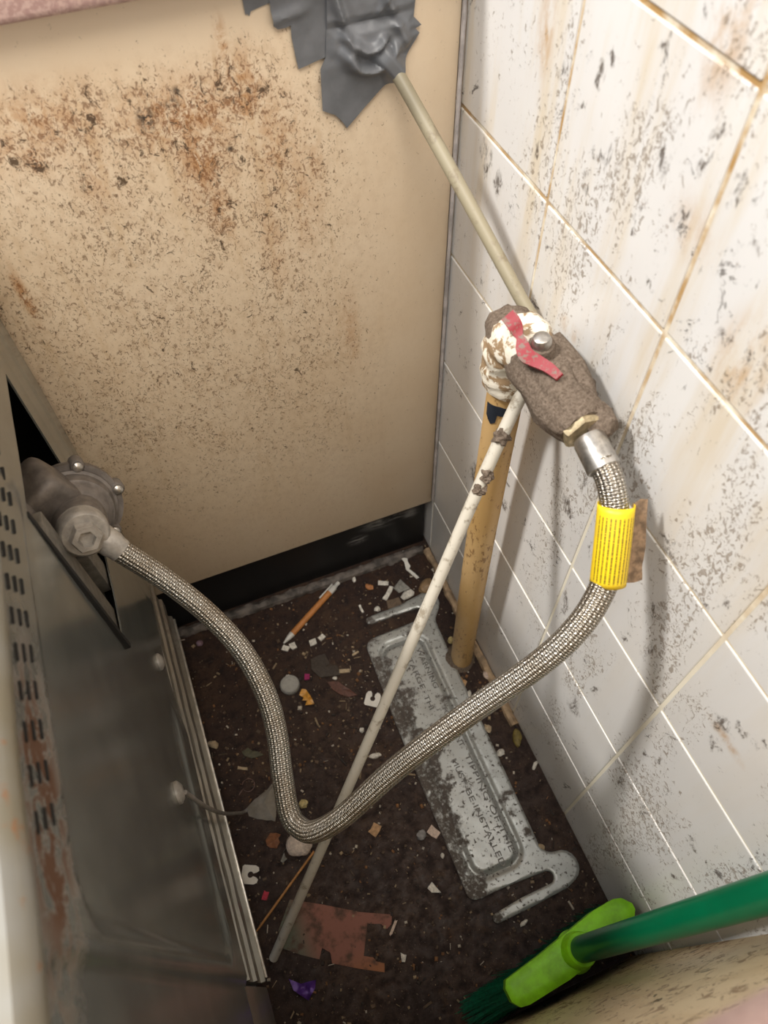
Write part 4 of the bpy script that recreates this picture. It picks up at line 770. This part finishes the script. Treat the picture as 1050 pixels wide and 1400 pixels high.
DEBRIS = [
    ('paint_chip', 'white square paint chip beside the tip of the pen', 'paint chip', 'white paint chips by the pen', -0.2780, -0.0791, 0.0106, 0.0094, -0.75, 'white', 'chip'),
    ('paint_chip', 'white square paint chip beside the tip of the pen', 'paint chip', 'white paint chips by the pen', -0.2664, -0.0799, 0.0111, 0.0089, -1.40, 'white', 'chip'),
    ('paint_chip', 'white paint chip lying between the pen and the metal bracket', 'paint chip', 'white paint chips between pen and bracket', -0.2360, -0.0857, 0.0113, 0.0099, -0.01, 'white', 'chip'),
    ('paint_chip', 'white paint chip lying between the pen and the metal bracket', 'paint chip', 'white paint chips between pen and bracket', -0.2205, -0.0828, 0.0103, 0.0085, 0.38, 'white', 'chip'),
    ('white_crumb', 'small upright white crumb just beyond the push button of the pen', 'crumb', '', -0.1385, -0.0062, 0.0108, 0.0060, -1.78, 'white', 'lump'),
    ('orange_crumb', 'small orange brown crumb lying between the pen and the white scraps', 'crumb', '', -0.1206, -0.0295, 0.0146, 0.0104, -0.77, 'rustorange', 'lump'),
    ('white_sliver', 'thin white sliver on the dark floor beside the hooked bar of the bracket', 'sliver', '', -0.1461, -0.0601, 0.0153, 0.0035, -1.53, 'white', 'chip'),
    ('white_crumb', 'white lump touching the far hooked bar of the bracket', 'crumb', '', -0.1228, -0.0711, 0.0105, 0.0089, -0.09, 'white', 'lump'),
    ('plaster_stick', 'short white plaster stick lying flat beside the stacked scraps', 'plaster piece', '', -0.0967, -0.0306, 0.0167, 0.0080, -0.49, 'white', 'chip'),
    ('plaster_stick', 'longer white plaster stick lying at a slant against a clear scrap', 'plaster piece', '', -0.0954, -0.0498, 0.0260, 0.0074, 0.74, 'white', 'chip'),
    ('plastic_scrap', 'translucent grey triangular plastic scrap leaning among white plaster', 'plastic scrap', '', -0.0705, -0.0485, 0.0263, 0.0210, -0.78, 'clear', 'tri'),
    ('plaster_lump', 'knobbly white plaster clump touching the hooked bar of the bracket', 'plaster lump', '', -0.0690, -0.0663, 0.0245, 0.0141, 0.18, 'white', 'lump'),
    ('cardboard_flake', 'flat brown cardboard flake beside the hooked bar of the bracket', 'flake', '', -0.0935, -0.0704, 0.0236, 0.0154, -0.10, 'brown', 'chip'),
    ('cork_chunk', 'rough brown chunk of board lying by the corner under the thin tube', 'chunk', '', -0.0359, -0.0670, 0.0299, 0.0229, 0.18, 'cork', 'lump'),
    ('pale_sliver', 'thin pale sliver on the floor near the far corner of the bracket', 'sliver', '', -0.1812, -0.1276, 0.0114, 0.0035, 0.18, 'tan', 'chip'),
    ('pale_sliver', 'broad pale sliver beside the dark leaf flakes', 'sliver', '', -0.2065, -0.1478, 0.0166, 0.0059, -0.30, 'tan', 'chip'),
    ('lint_ball', 'small mauve ball of lint between the cooker rail and the hose', 'lint', '', -0.3997, -0.0218, 0.0101, 0.0109, -1.49, 'mauve', 'lump'),
    ('dark_flake', 'large dark brown dried leaf flake between pen and bracket', 'leaf', '', -0.2310, -0.1303, 0.0457, 0.0357, -0.92, 'dkbrown', 'leaf'),
    ('red_leaf', 'reddish brown pointed leaf flake beside the bread clip and bracket', 'leaf', '', -0.2193, -0.1736, 0.0442, 0.0175, -0.83, 'redbrown', 'leaf'),
    ('nut_shell', 'tan nut shell fragment lying close to the cooker bottom rail', 'nut shell', '', -0.4191, -0.1816, 0.0173, 0.0112, -0.55, 'tan', 'lump'),
    ('green_leaf', 'dark olive leaf piece between the cooker rail and the hose', 'leaf', '', -0.3713, -0.2131, 0.0276, 0.0131, -0.55, 'olive', 'leaf'),
    ('twig_piece', 'short tan twig piece between olive leaf and wire ring', 'twig', '', -0.3887, -0.2291, 0.0137, 0.0039, -0.52, 'tan', 'chip'),
    ('wood_chip', 'tan wood chip with a slanted end lying beyond the hose bend', 'wood chip', '', -0.2441, -0.3730, 0.0150, 0.0126, 0.64, 'tanorange', 'chip'),
    ('pale_husk', 'pale yellowish husk lying just inside the hose bend', 'husk', '', -0.3240, -0.3067, 0.0108, 0.0136, -1.52, 'paleyellow', 'lump'),
    ('plaster_lump', 'pale knobbly crumb beside the thin tube above the hose', 'plaster lump', '', -0.2091, -0.2830, 0.0187, 0.0071, -0.21, 'white', 'lump'),
    ('rust_leaf', 'rust orange dried leaf crumb beside the round pale ball', 'leaf', '', -0.3748, -0.3362, 0.0187, 0.0226, -1.50, 'rust', 'leaf'),
    ('red_scrap', 'tiny red plastic scrap beside the bamboo skewer', 'plastic scrap', '', -0.4043, -0.3947, 0.0067, 0.0107, -0.68, 'red', 'chip'),
    ('glass_sliver', 'grey green glass sliver next to the round pale ball', 'glass sliver', '', -0.3685, -0.3618, 0.0069, 0.0122, -0.69, 'clear', 'tri'),
    ('paint_chip', 'pinkish white paint chip next to the grey pebble', 'paint chip', '', -0.1726, -0.4056, 0.0150, 0.0114, -1.05, 'pinkwhite', 'chip'),
    ('pebble', 'grey rounded pebble next to the pinkish white chip', 'pebble', '', -0.1898, -0.4036, 0.0132, 0.0139, -0.88, 'grey', 'lump'),
    ('paper_scrap', 'white torn pointed paper scrap near the near end of the bracket', 'paper scrap', '', -0.1993, -0.4684, 0.0178, 0.0107, -0.95, 'white', 'tri'),
    ('white_crumb', 'tiny white crumb between the paper scrap and the pebble', 'crumb', '', -0.1734, -0.4362, 0.0048, 0.0071, -0.53, 'white', 'lump'),
    ('shell_bit', 'brown and white shell bit in the inner curve of the near bracket arm', 'shell', '', -0.0492, -0.4754, 0.0111, 0.0084, -0.72, 'tan', 'lump'),
    ('white_crumb', 'white crumb on the bare floor between the bracket edge and the tiles', 'crumb', '', -0.0430, -0.3456, 0.0089, 0.0128, -1.10, 'white', 'lump'),
    ('yellow_scrap', 'dirty yellow plastic scrap poking out from under the bracket edge', 'plastic scrap', '', -0.0573, -0.3040, 0.0162, 0.0151, -1.11, 'dirtyyellow', 'chip'),
    ('yellow_wad', 'olive yellow flattened wad at the foot of the tiled wall', 'putty', '', -0.0123, -0.3357, 0.0135, 0.0268, -0.39, 'dirtyyellow', 'lump'),
    ('white_crumb', 'white crumb touching the foot of the tiles beyond the olive wad', 'crumb', '', -0.0061, -0.3789, 0.0059, 0.0147, -0.93, 'white', 'lump'),
    ('nut_flake', 'orange brown almond shaped flake near the foot of the yellow pipe', 'flake', '', -0.0480, -0.2320, 0.0098, 0.0180, -0.39, 'tanorange', 'leaf'),
    ('white_crumb', 'white crumb between the almond shaped flake and the hose', 'crumb', '', -0.0481, -0.2526, 0.0075, 0.0134, -0.57, 'white', 'lump'),
    ('plaster_lump', 'pale plaster bit between the yellow pipe and the tan wall strip', 'plaster lump', '', -0.0120, -0.2355, 0.0092, 0.0120, 0.14, 'pinkwhite', 'lump'),
    ('yellow_crumb', 'small yellow crumb pair beside the foot of the yellow pipe', 'crumb', '', -0.0373, -0.1639, 0.0102, 0.0110, -0.39, 'paleyellow', 'lump'),
    ('grey_flake', 'grey curled flake next to the dirty yellow plastic scrap', 'flake', '', -0.0437, -0.3072, 0.0087, 0.0144, -0.03, 'tan', 'leaf'),
    ('white_chip', 'white teardrop chip beyond the notched end of the pink card', 'paint chip', '', -0.2644, -0.5222, 0.0071, 0.0108, -0.07, 'white', 'tri'),
    ('white_stick', 'short white stick resting by the notched end of the pink card', 'stick', '', -0.2644, -0.4884, 0.0036, 0.0181, -0.81, 'pinkwhite', 'chip'),
    ('white_bead', 'small round white bead beside the thin tube', 'bead', '', -0.2136, -0.2420, 0.0074, 0.0074, -0.37, 'white', 'lump'),
    ('seed_ring', 'tiny pale ring shaped seed above the red brown leaf', 'seed', '', -0.2237, -0.1533, 0.0077, 0.0057, -0.39, 'white', 'lump'),
    ('foil_fleck', 'small magenta foil fleck beside the dark leaf flake', 'foil fleck', '', -0.2620, -0.1353, 0.0078, 0.0092, -0.38, 'magenta', 'chip'),
    ('white_crumb', 'white crumb at the rim of the grey bottle cap', 'crumb', '', -0.2883, -0.1234, 0.0078, 0.0046, -0.38, 'white', 'lump'),
    ('plaster_lump', 'crumbled white plaster bit beyond the near bar of the bracket', 'plaster lump', '', -0.1105, -0.5446, 0.0129, 0.0056, 0.22, 'white', 'lump'),
]
def debris(name, label, cat, group, x, y, L, W, th, colr, kind):
    rnd = random.Random(int((x + 3) * 1e5) ^ int((y + 3) * 1e4)); b = bmesh.new()
    if kind == 'lump':
        bmesh.ops.create_icosphere(b, subdivisions=2, radius=1.0); h = min(L, W) * 0.42
        for v in b.verts: v.co = Vector((v.co.x * L / 2, v.co.y * W / 2, max(v.co.z, -0.75) * h))
        roughen(b, min(L, W) * 0.22, 330, rnd.uniform(0, 50)); zoff = 0.72 * h
        lo = min(v.co.z for v in b.verts); zoff = -lo + 0.0002
    else:
        if kind == 'chip': P = [(-0.5, -0.45), (0.1, -0.5), (0.5, -0.38), (0.46, 0.5), (-0.15, 0.44), (-0.48, 0.5)]
        elif kind == 'tri': P = [(-0.5, -0.4), (0.0, -0.5), (0.55, 0.1), (0.1, 0.25), (-0.35, 0.5)]
        else: P = [(-0.55, 0.0), (-0.3, -0.38), (0.05, -0.5), (0.35, -0.3), (0.6, 0.05), (0.3, 0.32), (0.05, 0.25), (-0.2, 0.5), (-0.4, 0.3)]
        P = [((u + rnd.uniform(-0.06, 0.06)) * L, (v + rnd.uniform(-0.06, 0.06)) * W) for u, v in P]
        t = 0.0022 if kind == 'chip' else 0.001
        amp = 0.0 if kind == 'chip' else 0.0022
        top = [b.verts.new((u, v, t + amp * rnd.uniform(0, 1))) for u, v in P]; bot = [b.verts.new((q_.co.x * 1.03, q_.co.y * 1.03, q_.co.z - t)) for q_ in top]
        ct = b.verts.new((0, 0, t + amp * 0.8)); cb = b.verts.new((0, 0, amp * 0.8)); n = len(P)
        for i in range(n):
            b.faces.new((top[i], top[(i + 1) % n], ct)); b.faces.new((bot[(i + 1) % n], bot[i], cb)); b.faces.new((bot[i], bot[(i + 1) % n], top[(i + 1) % n], top[i]))
        zoff = 0.0004
    xform(b, Matrix.Translation((x, y, zoff)) @ Matrix.Rotation(th, 4, 'Z'))
    tag(obj(name, b, 'f_' + colr, smooth=(kind == 'lump')), label, cat, group or None)
for d in DEBRIS: debris(*d)

# countless fine crumbs: one object
k = NT('mixed_crumbs', 0.7); at = k.n('ShaderNodeAttribute'); at.attribute_name = 'crumb_colour'; k.col(at.outputs['Color']); M['crumbs'] = k.m
bm = bmesh.new(); cl = bm.loops.layers.float_color.new('crumb_colour'); rnd = random.Random(11)
pal = [(0.50, 0.44, 0.36)] + [(0.30, 0.22, 0.13)] * 3 + [(0.10, 0.065, 0.04)] * 5 + [(0.03, 0.02, 0.015)] * 5 + [(0.20, 0.09, 0.03)] * 2
cl_c = [(-0.19, -0.20, 0.05), (-0.21, -0.24, 0.05), (-0.2, -0.16, 0.06), (-0.07, -0.05, 0.06), (-0.02, -0.24, 0.03), (-0.38, -0.22, 0.04), (-0.30, -0.40, 0.08), (-0.06, -0.55, 0.05)]
for i in range(3000):
    if i % 3: x, y = rnd.uniform(-0.43, -0.004), rnd.uniform(-0.62, 0.012)
    else:
        c = rnd.choice(cl_c); x, y = max(-0.43, min(-0.004, rnd.gauss(c[0], c[2]))), min(0.012, rnd.gauss(c[1], c[2]))
    s = abs(rnd.gauss(0.0007, 0.0008)) + 0.0004; e = rnd.uniform(0.3, 1.0); a = rnd.uniform(0, 6.28); h = s * rnd.uniform(0.4, 0.9); col_ = rnd.choice(pal)
    f_ = rnd.uniform(0.7, 1.2); cc = (*[min(1, q_ * f_) for q_ in col_], 1)
    z0 = 0.0002
    if rnd.random() < 0.08: s *= 2.6; e *= 0.25
    V = [bm.verts.new((x + u * s * math.cos(a) - v * s * e * math.sin(a), y + u * s * math.sin(a) + v * s * e * math.cos(a), z0 + w * h)) for u, v, w in ((-1, -1, 0), (1, -1, 0), (1, 1, 0), (-1, 1, 0), (-0.7, -0.6, 1), (0.8, -0.7, 1), (0.6, 0.8, 1), (-0.8, 0.5, 1))]
    for q_ in ((0, 1, 5, 4), (1, 2, 6, 5), (2, 3, 7, 6), (3, 0, 4, 7), (4, 5, 6, 7)):
        f = bm.faces.new([V[j] for j in q_])
        for lp_ in f.loops: lp_[cl] = cc
o = obj('floor_crumbs', bm, 'crumbs', smooth=False); tag(o, 'fine crumbs and grit scattered all over the dark floor', 'crumbs', kind='stuff')
